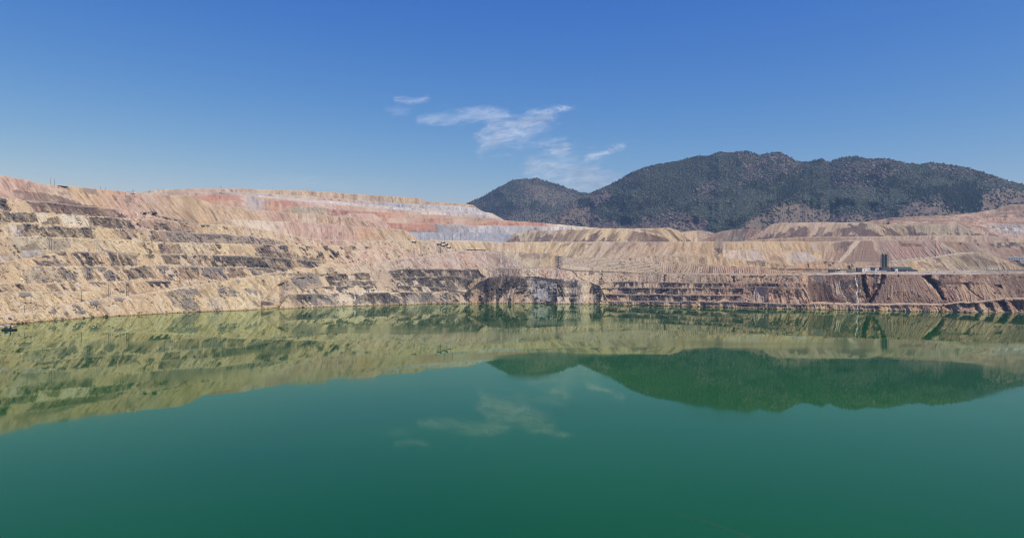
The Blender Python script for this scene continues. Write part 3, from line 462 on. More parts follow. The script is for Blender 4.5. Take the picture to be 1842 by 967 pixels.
lay('mine_dump', [(1300,438),(1380,430),(1440,426.5),(1500,426),(1649,424.6),(1700,424),(1767,424),(1842,430),(2240,434)], col=[(1300,'tan'),(1480,'brown'),(1560,'sand'),(1700,'sand'),(2240,'brown')], dabs=[(1300,1880),(2240,1820)], ang=32, tl=120, gully=1.8, gw=8, rough=1.0, jag=.4, lean=[(1300,0),(1700,-.3),(1842,.3)],
    dark=[(1300,.2),(1480,.4),(1560,.1),(2240,.1)], dcol='brown', edge=.5)
lay('mine_dump', [(1324,440),(1350,428),(1374,415),(1387,404),(1403,401),(1480,400),(1558,400),(1575,403.5),(1590,411),(1612,427)], col=[(1324,'brown'),(1400,'sand'),(1480,'sand'),(1560,'olive'),(1612,'tan')], dabs=[(1324,1960),(1612,1960)], ang=33, tl=150, gully=3.2, gw=12, rough=.6, jag=.4,
    lean=[(1324,-.7),(1480,-.5),(1540,-.3),(1575,.7)], topdark=-3.0, dark=[(1324,.1),(1440,.22),(1560,.3),(1612,.1)], dcol='pbrown', edge=.3, streak=.8)
lay('mine_dump', [(1560,410),(1580,404),(1640,403.5),(1724,404),(1734,408),(1745,413),(1767,422),(1792,432)], col=[(1560,'ytan'),(1660,'olive'),(1792,'olive')], dabs=[(1560,1960),(1792,1930)], ang=33, tl=150, gully=3.2, gw=12, rough=.5, jag=.5, lean=[(1560,.7),(1640,.6),(1680,-.3),(1740,.5)],
    topdark=-3.0, dark=[(1560,.3),(1640,.22),(1680,.05)], dcol='pbrown', edge=.4)
lay('mine_dump', [(1240,438),(1258,428),(1280,421),(1300,416),(1320,412.5),(1357,412),(1374,416),(1396,428)], col=[(1240,'pale'),(1280,'brown'),(1330,'grey'),(1350,'rust'),(1396,'tan')], dabs=[(1240,2050),(1396,2050)], ang=30, tl=150, gully=2.5, rough=.8, jag=.5, lean=[(0,-.4)], dark=[(0,.1)], dcol='brown')
lay('mine_dump', [(1205,424),(1235,416),(1262,415),(1277,417),(1300,424)], col=[(1205,'pale'),(1300,'tan')], dabs=[(1205,2000),(1300,2000)], ang=25, tl=100, gully=1.5, rough=.8, jag=.5, lean=[(0,0)])
RC = ['bgrey', 'pink', 'bgrey', 'white', 'bgrey', 'rust', 'pink', 'brown', 'rust', 'brown']
for k in range(10):
    yr = 431 - 6.6 * k; ym = 404 - 1.9 * k
    cr = [(1600,407 - 1.3 * k),(1700,ym),(1760,ym + (yr - ym) * .35 if yr > ym else ym - (ym - yr) * .3),(1800,ym + (yr - ym) * .75),(1842,yr),(2240,yr - 10)]
    if k == 9: cr = [(1540,401),(1580,396),(1602,391.5),(1700,388),(1760,382),(1789,377),(1816,368.5),(1842,367.6),(2240,352)]
    lay('mine_dump', cr, col=[(1600,'rust'),(1700,'rust'),(1760,'pink'),(1800,RC[k]),(1842,RC[k])], dabs=[(1600,2080 + 18 * k),(2240,2050 + 22 * k)], ang=36, tl=40, gully=1.2, rough=1.2, jag=.9, lean=[(0,.2)], dark=[(1600,.25),(1842,.3)], dcol='brown', ext=3, streak=.6, edge=.3, palemix=.8)
# striped dumps far left of centre
SP = dict(busy=.7, lean=[(0,.15)], cliff=0, gw=9)
lay('mine_dump', [(696,424),(716,418),(740,417.5),(844,418),(911,420),(925,425),(944,437)], col=[(696,'bgrey'),(780,'dgrey'),(944,'dgrey')], dabs=[(696,1900),(944,2150)], ang=35, tl=120, gully=1.0, rough=.5, jag=.3, streak=.2, palemix=.25, ymix=0, **SP)
lay('mine_dump', [(560,400),(640,398),(720,401.5),(782,402.5),(856,406),(960,407),(1010,408),(1050,409),(1110,414)], col=[(560,'dred'),(700,'red'),(790,'grey'),(850,'bgrey'),(960,'bgrey'),(1000,'white'),(1110,'pale')], dabs=[(560,1760),(1110,2360)], ang=35, tl=120, gully=1.5, rough=.9, jag=.5, streak=.5, palemix=.3, ymix=0, edge=.3, **SP)
lay('mine_dump', [(290,356),(320,353),(349,353.5),(385,350),(440,351),(480,357),(548,366),(588,376),(650,380),(720,384),(813,388),(891,394),(906,396.5),(960,400),(1000,403.5),(1050,408),(1090,412)],
    col=[(290,'pink'),(345,'pink'),(385,'red'),(430,'pink'),(460,'bgrey'),(490,'red'),(560,'pink'),(590,'dred'),(700,'red'),(860,'rust'),(900,'red'),(980,'red'),(1010,'pale'),(1090,'pale')], dabs=[(290,1560),(600,1920),(1090,2480)], ang=35, tl=120, gully=1.5, rough=1.1, jag=.6, streak=.6, palemix=.45, ymix=0, edge=.1, band='pink', **SP)
lay('mine_dump', [(430,354),(480,356),(600,368),(720,378),(797,380),(838,384),(875,388),(895,396)], col=[(430,'pink'),(480,'bgrey'),(600,'pink'),(720,'pink'),(780,'white'),(895,'bgrey')], tread=60, ang=35, tl=90, gully=1.5, rough=1.0, jag=.5, streak=.5, palemix=.8, ymix=0, edge=.1, band='pink', kw=150, **SP)
lay('mine_dump', [(430,350),(480,353),(600,362),(720,373.5),(797,376),(838,380.5),(875,382),(886,384),(908,397)], col=[(430,'pale'),(520,'white'),(720,'white'),(900,'white')], tread=60, ang=35, tl=90, gully=1.5, rough=1.0, jag=.4, streak=.35, palemix=.5, ymix=0, edge=.1, band='pink', kw=150, **SP)
lay('mine_dump', [(240,352),(270,347),(300,345),(380,346),(480,348.6),(600,357),(720,366),(828,371),(858,375),(873,383)], col=[(240,'pale'),(330,'pink'),(420,'bgrey'),(600,'pink'),(700,'bgrey'),(873,'white')], tread=70, ang=35, tl=90, gully=1.5, rough=1.0, jag=.5, streak=.5, palemix=.5, ymix=0, edge=.4, **SP)
lay('mine_dump', [(236,350),(262,344),(290,341),(385,339),(440,340),(500,342),(560,343.5),(640,349.5),(720,354.5),(752,356),(766,363),(830,366.5),(850,368.5),(862,377)], col=[(236,'white'),(300,'pale'),(380,'pink'),(470,'tan'),(862,'tan')], tread=100, ang=35, tl=150, gully=1.5, rough=1.0, jag=.6, streak=.5, palemix=.5, ymix=.1, edge=.2, kw=150, **SP)
SAND = {}
groups = {}
for i, L in enumerate(LAYERS):
    r = build_layer(L, i)
    if r is None: continue
    V, F, K = r
    g = groups.setdefault(L['obj'], [[], [], [], 0])
    g[0].append(V); g[1].append(F + g[3]); g[2].append(K); g[3] += len(V)
TERR = []
for nm, g in groups.items():
    o = mesh_obj(nm, np.concatenate(g[0]), np.concatenate(g[1]), M_PIT if nm == 'pit_wall' else M_DUMP, np.concatenate(g[2]), smooth=False)
    o['kind'] = 'structure'; TERR.append(o)
# ---------------------------------------------------------------- mountains
MX = np.arange(660, 2260, 1.5)
def mountain(name, crest, depth, base, ang, seed, rel, recipe, x0, x1, spurs=()):
    x = MX[(MX >= x0) & (MX <= x1)]
    yc = ip(x, crest) + (fbm(x / 7, x * 0, seed, 4, .6) - .5) * 2.6; Dc = ip(x, depth); yb = ip(x, base)
    nr = 120; T = np.linspace(0, 1, nr + 1)[:, None]
    Y = yc + T * (yb - yc); X = np.repeat(x[None], nr + 1, 0)
    D = np.zeros_like(Y); D[0] = Dc; a = math.tan(math.radians(ang))
    for j in range(1, nr + 1):
        kk = (CY - Y[j]) / FPX
        D[j] = D[j - 1] - (Y[j] - Y[j - 1]) / FPX * D[j - 1] / np.maximum(a - kk, .12)
    H = EYE + (CY - Y) / FPX * D
    v = T * np.ones_like(Y)
    out = (ridge((X + 1.1 * (Y - 300)) / 150, Y / 120, seed + 1, 3, .5) - .55) * rel * 3.4 * ss(0, .25, v)
    out += (ridge((X - .9 * (Y - 300)) / 40, Y / 34, seed + 5, 3, .5) - .5) * rel * .5 * (.25 + ss(0, .15, v))
    out += (ridge(X / 9, Y / 8, seed + 7, 3, .6) - .5) * rel * .16
    for pts, amp, wl_, wr_ in spurs:
        py = np.array([p[1] for p in pts], float); px = np.array([p[0] for p in pts], float)
        o = np.argsort(py); lx = np.interp(Y, py[o], px[o]); d = X - lx
        out += 1.25 * amp * np.where(d < 0, np.clip(1 + d / wl_, 0, 1), np.clip(1 - d / wr_, 0, 1)) * ss(py.min() - 12, py.min() + 25, Y)
    D = D - out; H = H
    col, dens = recipe(X, Y, seed)
    back = np.stack([(X[0] - CX) / FPX * (D[0] + 500), D[0] + 500, H[0] - 240], -1)
    V = np.concatenate([back[None], np.stack([(X - CX) / FPX * D, D, H], -1)], 0)
    CC = np.concatenate([col[:1], col], 0)
    R, W = V.shape[:2]; i = np.arange(R * W).reshape(R, W)
    F = np.stack([i[:-1, :-1], i[1:, :-1], i[1:, 1:], i[:-1, 1:]], -1).reshape(-1, 4)
    o = mesh_obj(name, V.reshape(-1, 3), F, M_MTN, np.clip(CC, .02, .7).reshape(-1, 3)); o['kind'] = 'structure'
    return V[1:], dens, X, Y
G = {k: np.array(c) for k, c in dict(grass=(.175,.140,.112), rock=(.20,.165,.15), dgreen=(.056,.070,.054), green=(.095,.115,.072), soil=(.16,.125,.095), pink=(.24,.175,.145)).items()}
def softpoly(X, Y, Q, rg=10, seed=0):
    wx = (fbm(X / 14, Y / 10, 500 + seed, 4, .6) - .5) * 4 * rg; wy = (fbm(X / 14 + 30, Y / 10, 510 + seed, 4, .6) - .5) * 2.2 * rg
    i_ = inpoly(X + wx * .7, Y + wy * .7, Q); d = segdist(X + wx * .7, Y + wy * .7, Q) * np.where(i_, 1, -1)
    return ss(-rg * .9, rg * .9, d + (fbm(X / 9, Y / 6, 530 + seed, 4, .65) - .5) * rg * 3.0)
def big_recipe(X, Y, seed):
    ones = np.ones(X.shape + (1,))
    n = fbm(X / 30, Y / 16, seed + 60, 4, .55); n2 = fbm(X / 7, Y / 4.5, seed + 66, 4, .6); n3 = fbm(X / 3, Y / 2.2, seed + 70, 3, .6)
    tree = np.clip(.40 + (n - .5) * 2.4, .05, .95); shrub = np.clip(.5 - (n - .5) * 1.5, 0, 1); rock = np.zeros_like(X) + .04; grass = np.zeros_like(X)
    for Q, rg in (([(1320,268),(1425,268),(1445,300),(1420,325),(1370,330),(1325,335),(1338,300)], 14), ([(1485,284),(1620,282),(1640,310),(1560,340),(1490,335)], 14), ([(1238,345),(1290,318),(1300,340),(1262,375)], 9),
                  ([(1180,380),(1225,375),(1262,398),(1262,416),(1190,416)], 7), ([(1660,290),(1760,296),(1842,330),(1842,345),(1760,325),(1680,310)], 9), ([(1115,322),(1160,300),(1180,308),(1130,335)], 6), ([(1050,360),(1085,345),(1100,362),(1075,380)], 6),
                  ([(1500,330),(1600,330),(1590,350),(1520,352)], 9)):
        m = softpoly(X, Y, Q, rg); rock = np.maximum(rock, m * .45); tree = tree * (1 - .35 * m); shrub *= 1 - .7 * m
    for Q, rg in (([(1160,392),(1270,396),(1275,425),(1100,425)], 6), ([(1318,430),(1352,398),(1400,370),(1432,366),(1480,378),(1560,388),(1610,396),(1640,378),(1690,362),(1740,352),(1790,338),(1842,345),(2260,360),(2260,440)], 7), ([(960,412),(1000,385),(1060,352),(1100,352),(1060,385),(1120,400),(1160,425)], 6),
                  ([(1560,378),(1620,362),(1680,366),(1720,375),(1640,398),(1560,398)], 5)):
        m = softpoly(X, Y, Q, rg, 3); grass = np.maximum(grass, m)
    tree *= 1 - .93 * grass; shrub *= 1 - .8 * grass
    for Q, rg, t, s_ in (([(1395,318),(1440,318),(1440,362),(1400,370)], 8, .95, .1), ([(1686,345),(1740,330),(1770,345),(1762,378),(1700,380)], 7, .98, .0), ([(1722,368),(1768,366),(1762,384),(1728,386)], 3, .9, 0), ([(1590,375),(1625,368),(1615,392),(1588,395)], 5, .9, .2),
                         ([(1290,380),(1330,345),(1400,350),(1345,395),(1290,415)], 8, .12, .95), ([(1500,345),(1640,345),(1620,375),(1500,375)], 9, .15, .85), ([(1330,395),(1345,392),(1308,418),(1288,420)], 3, .9, .2), 
                         ([(1040,362),(1062,360),(1062,375),(1042,378)], 2, 1, 0), ([(1140,300),(1250,285),(1300,300),(1240,345),(1150,350)], 10, .5, .6)):
        m = softpoly(X, Y, Q, rg, 9); tree = tree * (1 - m) + t * m; shrub = shrub * (1 - m) + s_ * m; grass = grass * (1 - m * (.35 if Q[0][1] > 370 else 1))
    col = mixc(G['soil'] * ones, G['green'] * ones, np.clip(shrub * 1.0 - (1 - n2) * .3, 0, 1))
    col = mixc(col, G['grass'] * ones, np.clip(grass * 1.0, 0, 1) * .9)
    col = mixc(col, G['pink'] * ones, ss(.5, .7, n2) * np.clip(grass, 0, 1) * .45)
    col = mixc(col, G['rock'] * ones, ss(.46, .60, n3) * ss(.35, .6, n2 + rock * .25) * np.clip(rock * 1.5, 0, 1))
    col = mixc(col, G['dgreen'] * ones, np.clip(tree * 1.3 - .45, 0, 1) * .8)
    return col, (tree, shrub, rock, grass)
def far_recipe(X, Y, seed):
    ones = np.ones(X.shape + (1,))
    n = fbm(X / 24, Y / 13, seed + 60, 4, .55); n2 = fbm(X / 7, Y / 4.5, seed + 66, 4, .6); n3 = fbm(X / 3, Y / 2.2, seed + 70, 3, .6)
    tree = np.clip(.55 + (n - .5) * 2.0, .05, .95); shrub = np.clip(.55 - (n - .5) * 1.5, 0, 1)
    rock = np.clip((fbm(X / 30 + 9, Y / 20, 771, 3) - .52) * 6, 0, .6)
    grass = softpoly(X, Y, [(940,330),(1050,355),(1000,372),(940,352)], 6, 3) * .6 + softpoly(X, Y, [(880,395),(960,375),(1000,392),(960,420),(880,420)], 5, 4) * .4
    tree *= 1 - .7 * grass
    col = mixc(G['soil'] * ones, G['green'] * ones, np.clip(shrub - (1 - n2) * .3, 0, 1))
    col = mixc(col, G['grass'] * ones, np.clip(grass, 0, 1))
    col = mixc(col, G['rock'] * ones, ss(.46, .60, n3) * rock)
    col = mixc(col, G['dgreen'] * ones, np.clip(tree * 1.3 - .45, 0, 1) * .8)
    return col, (tree, shrub, rock, grass)
FARC = [(660,440),(740,410),(800,386),(840,366.5),(869,354),(897,338),(922,325),(938,322.5),(955,323.5),(964,320.5),(977,326),(1006,334),(1026,341),(1043,346.5),(1061,348.5),(1100,352),(1180,375),(1260,400)]
BIGC = [(930,428),(960,408),(985,394),(1010,381),(1040,362),(1061,350),(1067,347),(1092,336),(1117,323),(1137,311),(1160,302),(1200,294),(1240,286),(1256,281),(1273,283),(1293,274),(1310,276),(1328,274),(1345,274),(1367,280),(1391,275),(1405,276),(1423,285),
        (1440,293),(1458,292),(1477,288),(1493,292),(1511,286),(1540,282),(1560,287),(1591,286),(1605,289),(1634,296),(1656,298),(1676,294),(1700,297),(1727,300),(1754,307),(1785,318),(1816,327),(1842,335),(1950,372),(2080,400),(2260,430)]
big = mountain('mountain', BIGC, [(930,3300),(1061,3650),(1250,3500),(1400,3300),(1600,3050),(1842,2700),(2260,2400)], [(930,432),(1100,430),(1250,430),(1600,418),(1842,404),(2260,440)], 27, 40, 55, big_recipe, 930, 2260,
               spurs=[([(1440,340),(1425,360),(1400,371),(1352,400),(1325,420)], 90, 26, 170), ([(1075,345),(1040,362),(1010,381),(960,410)], 60, 60, 90), ([(1250,320),(1262,350),(1235,385),(1200,415)], 60, 60, 60), ([(1600,300),(1640,340),(1650,380),(1640,400)], 70, 80, 90)])
far = mountain('mountain', FARC, [(660,4200),(840,4700),(1260,4700)], [(660,444),(1260,436)], 27, 41, 60, far_recipe, 660, 1260, spurs=[([(964,325),(950,350),(915,390),(900,420)], 80, 60, 60)])

# trees, shrubs and boulders on the mountains
def tree_shape(tiers, sides, r, h, seed, jit=.25):
    g = np.random.default_rng(seed); V = []; F = []
    z0 = .10 * h
    V += [(r * .09 * math.cos(a), r * .09 * math.sin(a), 0) for a in (0, 2.1, 4.2)] + [(0, 0, h * .5)]
    F += [(0, 1, 3), (1, 2, 3), (2, 0, 3)]
    for t in range(tiers):
        zb = z0 + (h - z0) * t / tiers * .92; zt = z0 + (h - z0) * min(1, (t + 1.55) / tiers); rr = r * (1 - t / tiers) ** .85 * 1.0
        b = len(V)
        for k in range(sides):
            a = 6.283 * (k + g.random() * .5) / sides; q = rr * (1 + (g.random() - .5) * 2 * jit) * (1 if k % 2 else .72)
            V.append((q * math.cos(a), q * math.sin(a), zb + (g.random() - .5) * .07 * h))
        V.append((0, 0, zt)); 
        for k in range(sides): F.append((b + k, b + (k + 1) % sides, b + sides))
    return np.array(V), np.array(F)
def blob_shape(seed, sides=6):
    g = np.random.default_rng(seed); V = [(0, 0, -.2)]; F = []
    for z, r in ((.15, 1.0), (.62, .78)):
        for k in range(sides):
            a = 6.283 * (k + g.random() * .6) / sides; V.append((r * (.75 + .5 * g.random()) * math.cos(a), r * (.75 + .5 * g.random()) * math.sin(a), z * (.8 + .4 * g.random())))
    V.append((0, 0, 1.0)); n = sides
    for k in range(n):
        k2 = (k + 1) % n
        F += [(0, 1 + k2, 1 + k), (1 + k, 1 + k2, 1 + n + k), (1 + k2, 1 + n + k2, 1 + n + k), (1 + n + k, 1 + n + k2, 1 + 2 * n)]
    return np.array(V), np.array(F)
def scatter(name, shapes, pts, size, cols, mat, label=None, lift=0.0):
    Vs = []; Fs = []; Cs = []; off = 0; which = RNG.integers(0, len(shapes), len(pts)); rot = RNG.random(len(pts)) * 6.283
    for i, (sv, sf) in enumerate(shapes):
        m = which == i; p = pts[m]; sz = size[m]; c, s_ = np.cos(rot[m])[:, None], np.sin(rot[m])[:, None]
        v = np.stack([(sv[None, :, 0] * c - sv[None, :, 1] * s_) * sz[:, :1], (sv[None, :, 0] * s_ + sv[None, :, 1] * c) * sz[:, :1], sv[None, :, 2] * sz[:, 1:2]], -1) + p[:, None, :]
        v[..., 2] += lift
        n = len(sv); Vs.append(v.reshape(-1, 3)); Fs.append((sf[None] + (np.arange(m.sum()) * n)[:, None, None]).reshape(-1, 3) + off); off += n * int(m.sum())
        Cs.append(np.repeat(cols[m], n, 0))
    return mesh_obj(name, np.concatenate(Vs), np.concatenate(Fs), mat, np.concatenate(Cs))
M_VEG = bpy.data.materials.new('foliage'); M_VEG.use_nodes = True
_b = M_VEG.node_tree.nodes['Principled BSDF']; _b.inputs['Roughness'].default_value = .9; _b.inputs['Specular IOR Level'].default_value = .1
_v = M_VEG.node_tree.nodes.new('ShaderNodeVertexColor'); _v.layer_name = 'Col'
_oi = M_VEG.node_tree.nodes.new('ShaderNodeTexCoord'); _nz = M_VEG.node_tree.nodes.new('ShaderNodeTexNoise'); _nz.inputs['Scale'].default_value = .35
_mr = M_VEG.node_tree.nodes.new('ShaderNodeMapRange'); _mr.inputs['To Min'].default_value = .7; _mr.inputs['To Max'].default_value = 1.3
_mx = M_VEG.node_tree.nodes.new('ShaderNodeMix'); _mx.data_type = 'RGBA'; _mx.blend_type = 'MULTIPLY'; _mx.inputs['Factor'].default_value = 1
for a_, b_ in ((_oi.outputs['Object'], _nz.inputs['Vector']), (_nz.outputs[0], _mr.inputs['Value']), (_v.outputs['Color'], _mx.inputs['A']), (_mr.outputs[0], _mx.inputs['B']), (_mx.outputs['Result'], _b.inputs['Base Color'])):
    M_VEG.node_tree.links.new(a_, b_)
TREES = [tree_shape(3, 6, .5, 1.0, s, .3) for s in range(4)]
def pick(Vg, w_, n, exclude=None):
    p = w_.ravel().astype(float); p = np.clip(p, 0, None); p /= p.sum()
    i = RNG.choice(p.size, n, p=p); q = Vg.reshape(-1, 3)[i].copy()
    q[:, 0] += (RNG.random(n) - .5) * 4; return q, i
single = []
for (Vg, (tree, shrub, rock, grass), X, Y), nt_, ns_, nb_, sc_ in ((big, 26000, 36000, 6500, 1.0), (far, 9000, 7000, 3000, 1.1)):
    vis = (Y < 421) & (X > 830) & (X < 2000)
    spx = Vg[..., 1] / 3000.0
    t_, _ = pick(Vg, np.clip(tree - .22, 0, 1) ** 1.3 * vis * (1 - grass) ** 2, nt_)
    h_ = 5 + RNG.random(nt_) ** 2 * 7; sz = np.stack([h_ * .66, h_], -1) * sc_
    cc = np.array([.052, .068, .054]) * (.75 + RNG.random((nt_, 1)) * .5) * (1 + (RNG.random((nt_, 3)) - .5) * .3)
    o = scatter('conifer_forest', TREES, t_, sz, cc, M_VEG, lift=-.8)
    o['kind'] = 'stuff'; o['label'] = 'dense dark conifer forest covering the ' + ('large ridge on the right' if nt_ == 26000 else 'smaller peak behind'); o['category'] = 'forest'
    s_, _ = pick(Vg, shrub * vis * (1 - .8 * grass), ns_)
    r_ = 2.0 + RNG.random(ns_) * 3.0; sz = np.stack([r_, r_ * 1.2], -1) * sc_
    cc = np.array([.098, .118, .086]) * (.72 + RNG.random((ns_, 1)) * .5) * (1 + (RNG.random((ns_, 3)) - .5) * .25)
    o = scatter('scrub', [blob_shape(s, 5) for s in range(4)], s_, sz, cc, M_VEG, lift=-.3)
    o['kind'] = 'stuff'; o['label'] = 'green aspen and brush thickets on the ' + ('large ridge on the right' if nt_ == 26000 else 'smaller peak behind'); o['category'] = 'brush'
    b_, _ = pick(Vg, np.clip(rock, 0, 1) * vis, nb_)
    r_ = 1.0 + RNG.random(nb_) ** 3 * 6.0; sz = np.stack([r_, r_ * 1.3], -1) * sc_
    cc = np.array([.185, .155, .145]) * (.65 + RNG.random((nb_, 1)) * .6)
    o = scatter('boulder_field', [blob_shape(s + 9, 4) for s in range(4)], b_, sz, cc, M_VEG, lift=-.3)
    o['kind'] = 'stuff'; o['label'] = 'pinkish granite boulders strewn over the ' + ('large ridge on the right' if nt_ == 26000 else 'smaller peak behind'); o['category'] = 'boulders'
    if nt_ == 26000:
        w1 = (grass > .62) * vis * (X < 1900) * (Y < 408) * (.2 + ss(.5, .75, fbm(X / 18, Y / 10, 321, 3)))
        a1, _ = pick(Vg, w1, 215)
        w2 = np.zeros_like(Y); w2[2:5] = 1; a2, _ = pick(Vg, w2 * (X > 1080) * (X < 1842), 85)
        single = [a1, a2]

# loose rubble on the pit benches and along the shore
_me = TERR[0].data; _n = len(_me.vertices)
_co = np.empty(_n * 3, np.float32); _me.vertices.foreach_get('co', _co); _co = _co.reshape(-1, 3)
_cc = np.empty(_n * 4, np.float32); _me.color_attributes['Col'].data.foreach_get('color', _cc); _cc = _cc.reshape(-1, 4)[:, :3]
_w = (_co[:, 2] > -.5) * (np.abs(_co[:, 0] / _co[:, 1]) < .75) * (.25 + (_co[:, 2] < 3) * 1.6 + ss(.55, .7, fbm(_co[:, 0] / 14, _co[:, 2] / 5, 4, 3)) * 1.5)
_i = RNG.choice(_n, 9000, p=_w / _w.sum()); _r = .35 + RNG.random(9000) ** 4 * 2.2
o = scatter('rubble', [blob_shape(s + 30, 4) for s in range(4)], _co[_i] + np.array([0, -.3, -.2]), np.stack([_r, _r * 1.1], -1), _cc[_i] * (.7 + .6 * RNG.random((9000, 1))), M_VEG)
o['kind'] = 'stuff'; o['label'] = 'loose broken rocks strewn over the pit benches and shoreline'; o['category'] = 'rubble'
# ---------------------------------------------------------------- single conifers one can tell apart from the forest
def tree_mesh(seed):
    v, f = tree_shape(6, 9, 2.6, 11.0, seed, .35)
    c = np.tile(np.array([[.030, .050, .026]]), (len(v), 1)) * (.75 + .5 * np.random.default_rng(seed).random((len(v), 1)))
    c[:4] = (.12, .08, .06)
    return v, f, c
ZONES = ['lone conifer on the brown slope below the saddle between the two peaks', 'lone conifer on the brown slope above the streaked tan dump', 'lone conifer on the rocky brown foot above the pale gap in the dumps', 'lone conifer low on the bare spur rising from the gap',
         'lone conifer midway up the bare brown spur', 'lone conifer on the brown slope above the flat topped dump', 'lone conifer above the end of the flat topped dump', 'lone conifer on the brown slope over the pink terraces', 'lone conifer on the bare slope above the terraces at far right']
CREST = ['skyline conifer on the rising left shoulder of the big mountain', 'skyline conifer on the upper left shoulder of the big mountain', 'skyline conifer on the first knob of the crest', 'skyline conifer on the highest rocky top of the crest', 'skyline conifer on the second rocky top of the crest',
         'skyline conifer in the dip right of the two highest tops', 'skyline conifer on the long level middle of the crest', 'skyline conifer on the rounded top right of the middle dip', 'skyline conifer where the crest starts falling to the right', 'skyline conifer on the falling right end of the crest']
protos = []
for grp, pts, lab in ((0, single[0], 'lone dark green conifer on the open brown grass slopes at the foot of the big mountain'), (1, single[1], 'x')):
    base = None
    for i, p in enumerate(pts):
        if i < 4:
            v, f, c = tree_mesh(60 + i + grp * 10); o = mesh_obj('pine_tree', v, f, M_VEG, c); protos.append(o)
        else:
            o = protos[grp * 4 + i % 4].copy(); C.objects.link(o)
        s = (.5 + RNG.random() ** 1.5 * .75) * (1.0 if grp == 0 else .85)
        o.location = (p[0], p[1], p[2] - .6); o.scale = (s * 1.1, s * 1.1, s); o.rotation_euler = (0, 0, RNG.random() * 6.28)
        qx = CX + p[0] / p[1] * FPX
        if grp == 0: lab = ZONES[int(np.searchsorted([1085, 1200, 1300, 1380, 1450, 1540, 1640, 1740], qx))]
        else: lab = CREST[int(np.searchsorted([1160, 1240, 1300, 1360, 1440, 1500, 1620, 1700, 1780], qx))]
        o['label'] = lab; o['category'] = 'conifer'; o['group'] = 'conifers scattered on the brown slopes' if grp == 0 else 'conifers along the mountain crest'

# ---------------------------------------------------------------- ground sheet and lake
def poly_obj(name, pts, mat, kind=None):
    me = bpy.data.meshes.new(name); me.from_pydata(pts, [], [tuple(range(len(pts)))]); me.materials.append(mat)
    o = bpy.data.objects.new(name, me); C.objects.link(o)
    if kind: o['kind'] = kind
    return o
M_GR = principled('valley_soil', (.30, .24, .18), .95, noise=.25, scale=.01)
poly_obj('ground', [(40000 * math.cos(a), 40000 * math.sin(a), -30) for a in np.linspace(0, 6.283, 64, endpoint=False)], M_GR, 'structure')
M_W = bpy.data.materials.new('lake_water'); M_W.use_nodes = True
nt = M_W.node_tree; nt.nodes.clear(); N = nt.nodes.new; LK = nt.links.new
out = N('ShaderNodeOutputMaterial'); mixs = N('ShaderNodeMixShader'); fr = N('ShaderNodeFresnel'); fr.inputs['IOR'].default_value = 1.333
gl = N('ShaderNodeBsdfGlossy'); gl.inputs['Color'].default_value = (.84, .96, .74, 1); df = N('ShaderNodeBsdfDiffuse')
tc = N('ShaderNodeTexCoord')
nA = N('ShaderNodeTexNoise'); nA.inputs['Scale'].default_value = .0035; nA.inputs['Detail'].default_value = 2
rA = N('ShaderNodeMapRange'); rA.inputs['From Min'].default_value = .40; rA.inputs['From Max'].default_value = .66
cA = N('ShaderNodeMix'); cA.data_type = 'RGBA'; cA.inputs['A'].default_value = (.002, .076, .012, 1); cA.inputs['B'].default_value = (.008, .104, .004, 1)
LK(tc.outputs['Object'], nA.inputs['Vector']); LK(nA.outputs[0], rA.inputs['Value']); LK(rA.outputs[0], cA.inputs['Factor']); LK(cA.outputs['Result'], df.inputs['Color'])
mp = N('ShaderNodeMapping'); mp.inputs['Location'].default_value = (3.2, 1.7, 0); mp.inputs['Scale'].default_value = (.7, 1.6, 1); nB = N('ShaderNodeTexNoise'); nB.inputs['Scale'].default_value = .006; nB.inputs['Detail'].default_value = 2
LK(tc.outputs['Object'], mp.inputs['Vector']); LK(mp.outputs[0], nB.inputs['Vector'])
rB = N('ShaderNodeMapRange'); rB.inputs['From Min'].default_value = .50; rB.inputs['From Max'].default_value = .72; rB.inputs['To Min'].default_value = .022; rB.inputs['To Max'].default_value = .10
LK(nB.outputs[0], rB.inputs['Value']); LK(rB.outputs[0], gl.inputs['Roughness'])
nC = N('ShaderNodeTexNoise'); nC.inputs['Scale'].default_value = .35; nC.inputs['Detail'].default_value = 3
bp = N('ShaderNodeBump'); bp.inputs['Strength'].default_value = 1.0; bp.inputs['Distance'].default_value = .0016
LK(tc.outputs['Object'], nC.inputs['Vector']); LK(nC.outputs[0], bp.inputs['Height'])
for n_ in (gl, df, fr): LK(bp.outputs[0], n_.inputs['Normal'])
LK(fr.outputs[0], mixs.inputs['Fac']); LK(df.outputs[0], mixs.inputs[1]); LK(gl.outputs[0], mixs.inputs[2]); LK(mixs.outputs[0], out.inputs['Surface'])
poly_obj('water', [(-2600, -400, 0), (2600, -400, 0), (2600, 1900, 0), (-2600, 1900, 0)], M_W, 'structure')

